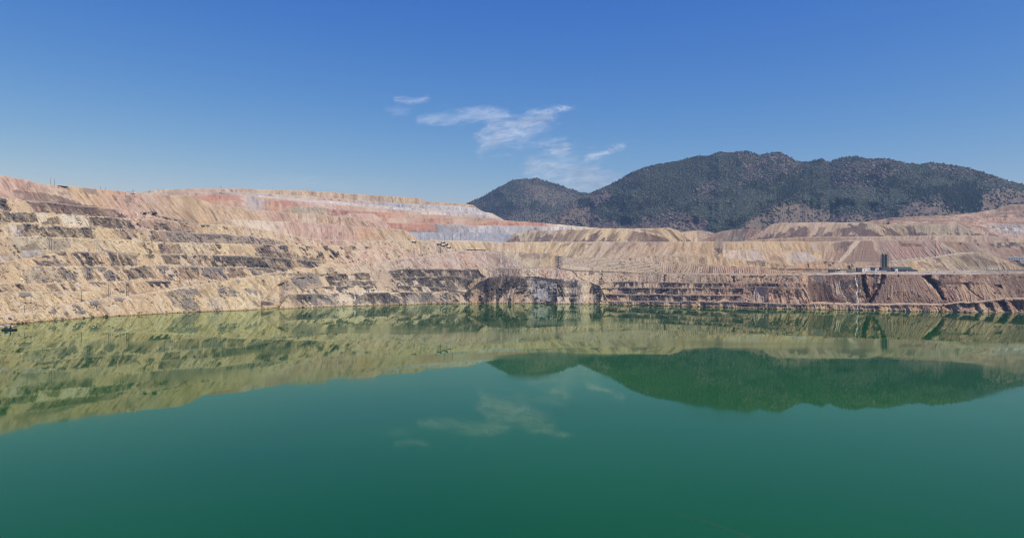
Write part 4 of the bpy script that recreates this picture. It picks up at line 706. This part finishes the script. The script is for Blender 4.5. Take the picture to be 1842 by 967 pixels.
# ---------------------------------------------------------------- small things: builders
bpy.context.view_layer.update()
from mathutils import Vector, Matrix
EYEV = Vector((0, 0, EYE))
def hit(px, py):
    d = Vector(((px - CX) / FPX, 1, (CY - py) / FPX)); best = None
    for o in TERR:
        ok, loc, nrm, _ = o.ray_cast(EYEV, d.normalized())
        if ok and (best is None or loc.y < best.y): best = loc
    return best if best is not None else Vector((d.x * 1500, 1500, EYE + d.z * 1500))
class MB:
    def __init__(s): s.v = []; s.f = []
    def box(s, cx, cy, cz, sx, sy, sz, taper=1.0, sh=0.0):
        b = len(s.v)
        for z, k in ((-.5, 1), (.5, taper)):
            for x, y in ((-.5, -.5), (.5, -.5), (.5, .5), (-.5, .5)): s.v.append((cx + x * sx * k + sh * z, cy + y * sy * k, cz + z * sz))
        s.f += [tuple(b + i for i in q) for q in ((3, 2, 1, 0), (4, 5, 6, 7), (0, 1, 5, 4), (1, 2, 6, 5), (2, 3, 7, 6), (3, 0, 4, 7))]; return s
    def tube(s, a, c, r, r2=None, n=8):
        a = Vector(a); c = Vector(c); r2 = r if r2 is None else r2; d = (c - a).normalized(); u = d.orthogonal().normalized(); w_ = d.cross(u); b = len(s.v)
        for p, q in ((a, r), (c, r2)):
            for k in range(n):
                t = 6.28318 * k / n; s.v.append(tuple(p + u * (q * math.cos(t)) + w_ * (q * math.sin(t))))
        s.f += [(b + k, b + (k + 1) % n, b + n + (k + 1) % n, b + n + k) for k in range(n)] + [tuple(b + k for k in range(n))[::-1], tuple(b + n + k for k in range(n))]; return s
    def gable(s, cx, cy, z0, sx, sy, h, over=.4):
        b = len(s.v); x0, x1, y0, y1 = cx - sx / 2 - over, cx + sx / 2 + over, cy - sy / 2 - over, cy + sy / 2 + over
        s.v += [(x0, y0, z0), (x1, y0, z0), (x1, y1, z0), (x0, y1, z0), (x0, cy, z0 + h), (x1, cy, z0 + h)]
        s.f += [tuple(b + i for i in q) for q in ((0, 1, 5, 4), (2, 3, 4, 5), (1, 2, 5), (3, 0, 4), (3, 2, 1, 0))]; return s
    def build(s, name, mat, parent=None):
        me = bpy.data.meshes.new(name); me.from_pydata([tuple(p) for p in s.v], [], s.f); me.materials.append(mat)
        o = bpy.data.objects.new(name, me); C.objects.link(o)
        if parent: o.parent = parent
        return o
def thing(name, label, cat, loc, rz=0, group=None):
    o = bpy.data.objects.new(name, None); C.objects.link(o); o.location = loc; o.rotation_euler = (0, 0, rz); o['label'] = label; o['category'] = cat
    if group: o['group'] = group
    return o
def tag(o, label, cat, group=None):
    o['label'] = label; o['category'] = cat
    if group: o['group'] = group
    return o
def cp(o, parent=None):
    c = o.copy(); C.objects.link(c)
    if parent: c.parent = parent
    for ch in [k for k in bpy.data.objects if k.parent == o and k != c]: cp(ch, c)
    return c
MW = principled('weathered_wood', (.085, .065, .055), .85, noise=.3, scale=2)
MDG = principled('dark_green_steel', (.030, .068, .062), .55, noise=.25, scale=.6)
MGR = principled('green_roof_sheet', (.055, .095, .082), .6, noise=.15, scale=.4)
MDK = principled('dark_cladding', (.085, .088, .098), .7, noise=.25, scale=.5)
MWH = principled('white_painted_panel', (.80, .79, .77), .6, noise=.12, scale=.6)
MCO = principled('pale_concrete', (.46, .42, .38), .85, noise=.2, scale=.5)
MRB = principled('black_rubber', (.02, .02, .02), .8, noise=.2, scale=3)
MYE = principled('dusty_yellow_paint', (.42, .30, .10), .6, noise=.25, scale=1)
MST = principled('rusty_steel', (.10, .065, .050), .7, .3, noise=.4, scale=1.5)
MGL = principled('dark_glass', (.03, .04, .05), .15)
MBL = principled('pale_blue_sheet', (.34, .38, .45), .6, noise=.15, scale=.2)
MWF = principled('foaming_water', (.66, .63, .58), .5, noise=.25, scale=.6)

# ---- utility poles
def make_pole(arms=1):
    t = thing('utility_pole', 'x', 'pole', (0, 0, 0))
    MB().tube((0, 0, -2), (0, 0, 1), .0001).v
    m = MB(); m.tube((0, 0, -2.0), (0, 0, 16), .34, .22, 8); m.build('pole', MW, t)
    for k in range(arms):
        MB().box(0, -.3, 15.0 - 1.6 * k, 3.2, .22, .26).build('crossarm', MW, t)
    return t
pole0 = make_pole(1); pole_used = False
POLES = [  # base px, base py, top py, what it stands by
 (91.3,332.5,320.0,'left and taller of two thick poles on the skyline above the left benches'), (98.2,333.5,322.0,'right and shorter of two thick poles on the skyline above the left benches'),
 (181,341,336,'short pole alone on the skyline between the pole pair and the white shed'), (190,342.5,338.2,'tiny skyline post just right of the short lone pole'),
 (225.5,354,347,'pole on the orange slope just below the white skyline shed'), (88.5,450,430.5,'left one of three tall poles above the grey ramp on the left wall'),
 (92.4,450,430.0,'middle one of three tall poles above the grey ramp on the left wall'), (97.6,449.5,436,'right and shorter one of three tall poles above the grey ramp'),
 (157.0,505.5,481,'left one of three dark poles on the narrow lower bench road'), (160.3,505,482,'middle one of three dark poles on the narrow lower bench road'), (163.6,505,483,'right one of three dark poles on the narrow lower bench road'),
 (195.0,534,511,'left one of two close poles at the dark end of the ramp road'), (198.0,534,512,'right one of two close poles at the dark end of the ramp road'), (216.3,530,521.5,'short pole beside the white pipe along the ramp road'),
 (228.0,533,511,'left one of two poles past the white pipe on the ramp road'), (230.6,532.5,511.5,'right one of two poles past the white pipe on the ramp road'), (146.6,543.5,524,'pole on the ramp road edge left of the dark poles'),
 (97.4,555.5,544,'pole low on the ramp road above the pump barge bay'), (43.8,562.5,550,'lowest pole on the ramp road near the left edge of the view'), (336.5,515.5,507.5,'small pole on the ramp road above the grey rock patch'),
 (264.0,570,559,'left pole of a pair at the waterline, half in its reflection'), (266.2,570,560,'right pole of a pair at the waterline, half in its reflection'), (341.6,375,362,'pole on the tan dump slope right of the shovels'),
 (385,349,344,'short post on the red dump rim left of the tall mast'), (397.5,349,336,'tall mast rising over the red dump rim against the sky'), (491,347,338,'thin mast on the top rim of the striped dumps'),
 (571.5,439,432,'small pole under the ribbed pink dump'), (756,432.5,423,'first pole before the grey dump, beside the dump toe'), (799.6,433,421,'second pole before the grey dump, above the parked trucks'),
 (814,433,420,'third pole before the grey dump, right of the parked trucks'), (764.5,446,436,'pole between the lone truck and the parked trucks'), (792.5,456,438,'tall pole in front of the parked trucks'),
 (756.5,461,452,'pole on the slope below the lone truck'), (943,436.5,428,'pole at the foot of the brown streaked dump'), (1028,412.5,401,'left mast on the rim against the wooded slope'), (1038,412,404,'right mast on the rim against the wooded slope'),
 (1396,482,471,'pole beside the dark haul road in front of the white bluffs'), (1651,491,481,'pole on the plateau right of the green roofed shed'), (1690.4,508,498,'left pole on the right cliff bench'), (1725.5,508,496,'right pole on the right cliff bench'),
 (672,548,540,'pole at the foot of the cliffs by the water'), (651,480,473,'small pole beside the sandy ramp road near the middle')]
for i, (px, pb, pt, lab) in enumerate(POLES):
    h = hit(px, pb); o = pole0 if i == 0 else cp(pole0)
    hgt = (pb - pt) / FPX * h.y; s = hgt / 16.0
    o.location = h; o.scale = (max(.75, min(1.2, s)), max(.75, min(1.2, s)), s); o.rotation_euler = (0, 0, RNG.random() * .8 - .4)
    o['label'] = lab; o['group'] = 'utility poles along the pit benches'
poles_done = True

# ---- treatment plant on the plateau
def L0(px, py, D): return Vector(((px - CX) / FPX * D, D, EYE + (CY - py) / FPX * D))
PB = hit(1593, 489.5); DP_ = PB.y; u = DP_ / FPX               # metres per photo pixel at the plant
zg = PB.z
def X_(px): return (px - CX) / FPX * DP_
# precipitation tower
t = thing('processing_tower', 'dark green steel tower of two tall cylinders rising over the plant', 'tower', (X_(1593), DP_, zg))
MB().box(0, 4, 5.5 * u, 14.5 * u, 9, 7.0 * u).build('base_house', MDK, t)
MB().box(0, 2.5, 1.3 * u, 27 * u, 12, 5.0 * u).build('lower_hall', MDK, t)
for sx, w_ in ((-2.8, 2.3), (2.8, 2.4)):
    c_ = MB().tube((sx * u, 4, 8 * u), (sx * u, 4, 31 * u), w_ * u, n=20).build('cylinder', MDG, t)
    MB().tube((sx * u, 4, 31 * u), (sx * u, 4, 33 * u), w_ * u, .5 * u, 20).build('cap', MDG, c_)
    for k in range(4): MB().tube((sx * u, 4, (10 + 6 * k) * u), (sx * u, 4, (10.4 + 6 * k) * u), (w_ + .18) * u, n=20).build('band', MDK, c_)
fr_ = MB()
for x in (-5.8, 5.8, 0):
    for y in (1.2, 6.8): fr_.tube((x * u, y, 8 * u), (x * u, y, 30 * u), .22)
for z in (12, 18, 24, 30):
    for y in (1.2, 6.8): fr_.tube((-5.8 * u, y, z * u), (5.8 * u, y, z * u), .18)
fr_.build('steel_frame', MDG, t)
MB().tube((-4.6 * u, 1, 0), (-4.6 * u, 1, 34.5 * u), .3, n=10).build('vent_pipe', MST, t)
for k in range(5): MB().box((-10 + 5 * k) * u, -3.55, 1.4 * u, 2.4 * u, .12, 1.6 * u).build('window', MGL, t)
# long shed
t = thing('plant_shed', 'long low shed with a green metal roof right of the tower', 'shed', (X_(1624), DP_ + 4, zg))
MB().box(0, 0, 2.6 * u, 34 * u, 12, 5.4 * u).build('wall', MDK, t)
MB().gable(-1, 0, 5.3 * u, 34 * u, 12, 4.0 * u).build('roof', MGR, t)
MB().box(21 * u, 0, 2.2 * u, 8 * u, 9, 4.4 * u).build('lean_to', MDK, t)
for k in range(4): MB().box((-12 + 7 * k) * u, -6.08, 1.9 * u, 4.2 * u, .14, 3.4 * u).build('door', MGL, t)
t = thing('white_kiosk', 'small bright white box building between the tower and the shed', 'building', (X_(1609), DP_ - 5, zg))
MB().box(0, 0, 2.6 * u, 3.8 * u, 5, 5.6 * u).build('wall', MWH, t); MB().box(0, 0, 5.6 * u, 4.3 * u, 5.4, .5 * u).build('roof', MCO, t); MB().box(0, -2.56, 1.6 * u, 1.0 * u, .1, 2.6 * u).build('door', MDK, t)
def shed(px0, px1, hpx, lab, wall, roof, dy=0, base=0.0, dep=7, doors=2, name='low_building'):
    t = thing(name, lab, 'building', (X_((px0 + px1) / 2), DP_ + dy, zg)); w_ = (px1 - px0) * u
    MB().box(0, 0, hpx * u / 2 + base * u - .4, w_, dep, hpx * u + .8).build('wall', wall, t)
    MB().box(0, 0, (hpx + base) * u + .2, w_ + .8, dep + .8, .5).build('roof', roof, t)
    for k in range(doors): MB().box((-.35 + .7 * (k + .5) / doors) * w_, -dep / 2 - .06, hpx * u * .36 + base * u, min(1.3, w_ / doors * .3), .1, hpx * u * .45).build('door' if k == 0 else 'window', MGL, t)
    return t
shed(1549, 1568, 5.0, 'long low white building left of the tower', MWH, MCO, 4, 1.5)
shed(1541, 1549.5, 7.5, 'dark square hut at the left end of the long white building', MDK, MCO, 0)
shed(1567.5, 1573, 6.0, 'dark narrow hut between the two white buildings', MDK, MDK, 1, 2)
shed(1573, 1581, 5.5, 'short white building touching the tower base', MWH, MDK, 3, 1)
shed(1490, 1500, 4.8, 'grey box container at the left end of the plateau', MDK, MCO, -2, 0, 5, 1, 'container')
t = thing('launder', 'long raised pale concrete channel in front of the tower', 'channel', (X_(1569.5), DP_ - 14, zg))
MB().box(0, 0, 1.2 * u, 35 * u, 3, 1.1 * u).build('trough', MWH, t); MB().box(0, .4, -.3, 35 * u, 2.2, 1.9).build('footing', MDK, t)
t = thing('launder', 'low dark channel wall at the left of the plant', 'channel', (X_(1531), DP_ - 8, zg))
MB().box(0, 0, .5 * u, 23 * u, 3, 1.9 * u).build('trough', MDK, t); MB().box(0, .4, -.9, 23 * u, 2.2, 1.2).build('footing', MCO, t)

# ---- trucks
def make_truck():
    t = thing('haul_truck', 'x', 'truck', (0, 0, 0))
    MB().box(0, 0, 1.5, 8.6, 3.0, .7).build('chassis', MRB, t)
    b = MB().box(-.9, 0, 3.3, 5.6, 3.8, 2.2, 1.12).build('dump_body', MWH, t); MB().box(3.0, 0, 4.7, 3.0, 3.6, .25).build('canopy', MWH, b)
    c_ = MB().box(3.2, .8, 3.2, 1.8, 1.7, 1.7).build('cab', MYE, t); MB().box(4.12, .8, 3.5, .06, 1.3, .8).build('windscreen', MGL, c_); MB().box(3.2, -.07, 3.5, 1.2, .06, .8).build('side_window', MGL, c_)
    MB().box(3.6, -.9, 2.4, 1.6, 1.6, 1.3).build('hood', MYE, t)
    for x in (-2.6, 3.0):
        for y in (-1.65, 1.65): w_ = MB().tube((x, y - .45, 1.2), (x, y + .45, 1.2), 1.2, n=16).build('wheel', MRB, t); MB().tube((x, y - .5, 1.2), (x, y + .5, 1.2), .5, n=10).build('rim', MCO, w_)
    return t
tr0 = make_truck()
TR = [(791,440.5,0,'dark haul truck parked at the left end of the truck cluster on the sandy bench',2), (797.5,437.5,.2,'topmost haul truck of the cluster parked on the sandy bench',1), (798,443.5,.1,'haul truck in the middle of the parked cluster, lowest on its left side',2),
      (802.5,441.5,-.2,'haul truck in the centre right of the parked cluster',1), (807.5,446.5,.3,'haul truck at the lower right end of the parked cluster',1), (745.5,436.8,.1,'lone haul truck standing at the toe of the tan dump left of the cluster',2),
      (1509,486.5,0,'pale truck parked on the plateau left of the treatment plant',1)]
for i, (px, py, rz, lab, dk) in enumerate(TR):
    o = tr0 if i == 0 else cp(tr0); h = hit(px, py)
    o.location = h - Vector((0, 0, .1)); o.rotation_euler = (0, 0, rz); s = .95 if i < 6 else .78; o.scale = (s, s, s * 1.05)
    o['label'] = lab; o['group'] = 'mine trucks parked on the benches'
# ---- shovels
def make_shovel(px, py, sc, lab, flip):
    h = hit(px, py); t = thing('mining_shovel', lab, 'excavator', h - Vector((0, 0, .15)), 0 if not flip else math.pi, 'mining shovels on the upper bench')
    for y in (-2, 2): MB().box(0, y, .8, 6.4, 1.3, 1.6, .9).build('track', MRB, t)
    hs_ = MB().box(1.2, 0, 3.4, 6.6, 4.4, 3.2).build('house', MST, t); MB().box(-1.4, -1.4, 4.0, 1.6, 1.4, 1.8).build('cab', MDK, hs_)
    b = MB().tube((-1.8, 0, 2.6), (-7.0, 0, 10.8), .5, .35).build('boom', MST, t)
    MB().tube((-3.8, 0, 5.6), (-9.2, 0, 3.6), .38, .3).build('stick', MST, t); MB().box(-9.8, 0, 2.8, 2.0, 2.2, 2.0, .8).build('bucket', MRB, t)
    MB().tube((2.6, 0, 5), (.6, 0, 8.2), .2).tube((.6, 0, 8.2), (-7.0, 0, 10.8), .1).tube((-7, 0, 10.8), (-9.6, 0, 3.8), .1).build('cable', MRB, t)
    t.scale = (sc, sc, sc)
make_shovel(260, 386.0, .72, 'smaller dark mining shovel with its boom low, left one of two on the upper bench', False)
make_shovel(277, 386.8, 1.0, 'larger dark mining shovel with a raised boom, right one of two on the upper bench', False)
# ---- skyline shed and dark slab
h = hit(236, 347.5); t = thing('skyline_shed', 'small white flat shed on the skyline at the left', 'shed', h)
MB().box(0, 0, 1.0, 14, 5, 2.4).build('wall', MWH, t); MB().box(0, 0, 2.35, 14.6, 5.6, .3).build('roof', MCO, t); MB().tube((3.4, 0, 2), (3.4, 0, 6), .5, n=10).build('stack', MST, t)
h = hit(112, 336.8); t = thing('stored_pipe', 'dark low stack of pipe lying on the skyline right of the two thick poles', 'pipe stack', h, -.0)
for k, (z, y) in enumerate(((.5, -.7), (.5, .7), (1.4, 0))): MB().tube((-9, y, z + .9), (9, y, z - 1.0), .6, n=10).build('pipe', MRB, t)
# ---- pipeline on the sandy bench
a = hit(840.5, 450.4); b = hit(873, 451.2)
t = thing('pipeline', 'long low black pipeline lying across the sandy bench under the grey dump', 'pipeline', (a + b) / 2); d = (b - a) / 2
for k in range(3): MB().tube((-d.x, -d.y - 1.2 * k, -d.z + .75), (d.x, d.y - 1.2 * k, d.z + .75), .8, n=10).build('pipe', MRB, t)
for k in range(6): MB().box(-d.x * .9 + k * d.x * .36, -1.4 - d.y * .9 + k * d.y * .36, -.1, .5, 4.2, 1.2).build('sleeper', MW, t)
# ---- pipe along the ramp road
a = hit(206, 531.8); b = hit(226, 528.6); t = thing('road_pipe', 'white pipe lying along the uphill edge of the ramp road', 'pipe', (a + b) / 2); d = (b - a) / 2
MB().tube((-d.x, -d.y - 1, -d.z + .6), (d.x, d.y - 1, d.z + .6), .45, n=10).build('pipe', MWH, t); MB().box(0, -1, .1, .6, 1.4, .8).build('support', MCO, t)
# ---- pump barge
Db_ = EYE * FPX / (594 - CY); t = thing('pump_barge', 'dark pump barge with white pipes moored at the left edge of the lake', 'barge', ((15 - CX) / FPX * Db_, Db_, 0)); ub = Db_ / FPX
for y in (-2.2, 2.2): MB().tube((-9 * ub, y, .35), (13 * ub, y, .35), .7, n=12).build('pontoon', MRB, t)
MB().box(2 * ub, 0, 1.25, 21 * ub, 5.6, .3).build('deck', MST, t)
for x in (-3.0, 7.0): MB().tube((x * ub, -2.4, -1), (x * ub, -2.4, 5.0 if x > 0 else 3.6), .42).build('post', MRB, t)
rl = MB()
for x in range(-8, 13, 4): rl.tube((x * ub, -2.7, 1.3), (x * ub, -2.7, 2.5), .07)
rl.tube((-8 * ub, -2.7, 2.5), (12 * ub, -2.7, 2.5), .07); rl.build('railing', MRB, t)
MB().box(-4 * ub, .6, 2.3, 4.5 * ub, 2.4, 1.9).build('pump_house', MDK, t)
for k in range(2): MB().tube((-20 * ub, 2.6 + 9 * k, 3.6 + .9 * k), (-1 * ub, .8 + 6 * k, 2.4 + 1.0 * k), .55, n=10).build('pipe', MWH, t)
# ---- waterfall
WF = [(1538.4,497),(1538.4,502),(1541,511),(1543.2,520),(1540.4,528),(1541.5,534),(1543.4,541),(1542.6,553),(1543,557.5)]
V = []; F = []; WP = []
for i in range(len(WF) * 5 - 4):
    q = i / 5; j = min(int(q), len(WF) - 2); f = q - j; px = WF[j][0] * (1 - f) + WF[j + 1][0] * f; py = WF[j][1] * (1 - f) + WF[j + 1][1] * f
    ww = .35 + .6 * random.random() + .4 * (q / len(WF))
    for s_ in (-1, -.35, .35, 1):
        h = hit(px + s_ * ww + (random.random() - .5) * .5, py); V.append((h.x, h.y - (.9 if abs(s_) < 1 else .35), h.z + .2))
for i in range(len(V) // 4 - 1):
    for k in range(3): F.append((4 * i + k, 4 * i + 4 + k, 4 * i + 5 + k, 4 * i + 1 + k))
me = bpy.data.meshes.new('waterfall'); me.from_pydata(V, [], F); me.materials.append(MWF); o = bpy.data.objects.new('waterfall', me); C.objects.link(o)
tag(o, 'thin white waterfall tumbling down the dark gully below the treatment plant', 'waterfall')
# ---- far industrial buildings at the right edge
h = hit(1822, 469); t = thing('mill_building', 'pale blue grey low industrial building at the far right edge', 'building', h); uu = h.y / FPX
MB().box(2 * uu, 8, 3.4 * uu, 36 * uu, 20, 5.4 * uu).build('wall', MBL, t); MB().box(2 * uu, 8, 6.3 * uu, 37 * uu, 21, .5 * uu).build('roof', MWH, t)
for k in range(7): MB().box((-12 + 4.6 * k) * uu, -2.08, 3.4 * uu, 2.0 * uu, .1, 1.8 * uu).build('window', MDK, t)
h2 = hit(1836, 474); t = thing('tailings_tank', 'long pale flat tank in front of the blue grey building', 'tank', h2)
MB().tube((0, 6, -1), (0, 6, 3.0), 12 * uu, n=32).build('wall', MCO, t); MB().tube((0, 6, 3.0), (0, 6, 3.4), 12.4 * uu, n=32).build('rim', MWH, t)

# ---------------------------------------------------------------- loose stones and ledges along the cliffs
# ---------------------------------------------------------------- clouds: thin tilted veils high and far behind the mountains
M_CL = bpy.data.materials.new('cirrus'); M_CL.use_nodes = True; nt = M_CL.node_tree; nt.nodes.clear(); N = nt.nodes.new; LK = nt.links.new
out = N('ShaderNodeOutputMaterial'); mx_ = N('ShaderNodeMixShader'); tp = N('ShaderNodeBsdfTransparent'); ad = N('ShaderNodeMixShader'); d1 = N('ShaderNodeBsdfDiffuse'); d2 = N('ShaderNodeBsdfTranslucent')
d1.inputs['Color'].default_value = d2.inputs['Color'].default_value = (.82, .95, 1.0, 1); va = N('ShaderNodeVertexColor'); va.layer_name = 'Col'; sp_ = N('ShaderNodeSeparateColor')
LK(va.outputs['Color'], sp_.inputs[0]); LK(sp_.outputs[0], mx_.inputs['Fac']); LK(tp.outputs[0], mx_.inputs[1]); LK(d1.outputs[0], ad.inputs[1]); LK(d2.outputs[0], ad.inputs[2]); ad.inputs['Fac'].default_value = .35; LK(ad.outputs[0], mx_.inputs[2]); LK(mx_.outputs[0], out.inputs['Surface'])
def cloud(cx, cy, rx, ry, lab, strength, seed, slant=0.0, shape=None):
    D0 = 17000.0; nx, ny = int(rx * 2.8) + 20, int(ry * 3.6) + 20
    U, Wv = np.meshgrid(np.linspace(-1, 1, nx), np.linspace(-1, 1, ny))
    px = cx + U * rx * 1.6; py = cy - Wv * ry * 1.7 + slant * U * rx
    Dd = D0 + Wv * 700 + (fbm(U * 2 + 4, Wv * 2, seed, 3) - .5) * 500
    a = 1 - 1.6 * np.sqrt(np.clip(U ** 2 + Wv ** 2, 0, 4)); 
    if shape: a = shape(px, py)
    wrp = (fbm(px / 30, py / 12, seed + 3, 3) - .5) * 20
    n = fbm((px + wrp) / 26, (py + px * .14) / 7, seed + 7, 6, .64); n2 = fbm(px / 90, py / 40, seed + 9, 3)
    al = ss(-.35, 1.25, a + (n - .52) * 2.2) * np.clip(.55 + 1.3 * (n2 - .25), 0, 1.3) * strength * .88
    al *= ss(0, .12, 1 - np.maximum(np.abs(U), np.abs(Wv)))
    V = np.stack([(px - CX) / FPX * Dd, Dd, EYE + (CY - py) / FPX * Dd], -1)
    i = np.arange(nx * ny).reshape(ny, nx); F = np.stack([i[:-1, :-1], i[:-1, 1:], i[1:, 1:], i[1:, :-1]], -1).reshape(-1, 4)
    o = mesh_obj('cloud', V.reshape(-1, 3), F, M_CL, np.repeat(np.clip(al, 0, 1).reshape(-1, 1), 3, 1), smooth=True)
    tag(o, lab, 'cloud', 'thin clouds over the mountain')
def segs(P_, w_):
    def f(px, py):
        b = np.full(px.shape, -1.0)
        for (x1, y1, w1), (x2, y2, w2) in zip(P_[:-1], P_[1:]):
            dx, dy = x2 - x1, y2 - y1; t = np.clip(((px - x1) * dx + (py - y1) * dy) / (dx * dx + dy * dy), 0, 1)
            b = np.maximum(b, 1 - np.hypot(px - x1 - t * dx, py - y1 - t * dy) / (w1 + (w2 - w1) * t))
        return np.clip(b, -1, 1)
    return f
cloud(925, 235, 75, 40, 'largest and brightest white cloud above the valley between the peaks', .62, 3, shape=segs([(875,258,22),(905,240,34),(945,228,34),(990,212,18)], 0))
cloud(815, 212, 75, 18, 'long faint streak of cloud stretching left of the brightest cloud', .42, 5, shape=segs([(755,216,8),(800,212,16),(860,205,16),(910,206,10)], 0))
cloud(742, 181, 32, 9, 'small wispy cloud, uppermost at the left of the group', .40, 7, shape=segs([(712,180,6),(738,183,7),(768,177,6)], 0))
cloud(720, 200, 24, 8, 'faint small wisp just under the uppermost left wisp', .25, 8)
cloud(1013, 197, 16, 7, 'tiny bright oval cloud alone at the right of the group', .55, 9)
cloud(994, 254, 30, 9, 'thin short streak right below the brightest cloud', .36, 10, shape=segs([(972,258,6),(1016,250,6)], 0))
cloud(1035, 305, 110, 52, 'broad hazy cloud low behind the gap between the two mountains', .60, 12, shape=segs([(955,303,18),(1010,298,44),(1050,320,40),(1095,334,26),(1080,345,20)], 0))
cloud(1090, 275, 40, 24, 'narrow tail of cloud slanting up right above the mountain flank', .38, 14, shape=segs([(1056,286,9),(1085,276,8),(1120,262,7)], 0))
cloud(560, 330, 130, 14, 'very faint pinkish veil low over the striped dumps', .16, 15)

# ---------------------------------------------------------------- faint scum line on the near water
M_SC = M_CL.copy(); M_SC.name = 'scum_film'
for n_ in M_SC.node_tree.nodes:
    if n_.type in ('BSDF_DIFFUSE', 'BSDF_TRANSLUCENT'): n_.inputs['Color'].default_value = (.22, .17, .08, 1)
U, W2 = np.meshgrid(np.linspace(0, 1, 90), np.linspace(-1, 1, 24))
sx_ = 37 + 22 * U; sy_ = 180 - 26 * U ** 1.15 + np.sin(U * 5) * 1.2 + W2 * (.5 + 2.6 * U * (1.1 - U))
al = np.clip(1 - np.abs(W2) ** 1.2, 0, 1) * ss(0, .2, U) * (1 - ss(.85, 1, U)) * ss(.3, .7, fbm(U * 9, W2 * 2.2 + 7, 8, 4)) * .28
i = np.arange(90 * 24).reshape(24, 90)
o = mesh_obj('scum', np.stack([sx_, sy_, np.full_like(sx_, .004)], -1).reshape(-1, 3), np.stack([i[:-1, :-1], i[:-1, 1:], i[1:, 1:], i[1:, :-1]], -1).reshape(-1, 4), M_SC, np.repeat(al.reshape(-1, 1), 3, 1), smooth=True)
o['kind'] = 'stuff'; o['label'] = 'faint brownish scum line floating on the near water'; o['category'] = 'scum'
# ---------------------------------------------------------------- haze
M_H = bpy.data.materials.new('haze'); M_H.use_nodes = True; nt = M_H.node_tree; nt.nodes.clear()
out = nt.nodes.new('ShaderNodeOutputMaterial'); pv = nt.nodes.new('ShaderNodeVolumePrincipled'); pv.inputs['Density'].default_value = 8.5e-5
pv.inputs['Color'].default_value = (.42, .68, 1.0, 1); pv.inputs['Anisotropy'].default_value = .3; nt.links.new(pv.outputs[0], out.inputs['Volume'])
hz = MB().box(0, 4750, 334.5, 15000, 10500, 731).build('haze', M_H); hz['kind'] = 'stuff'
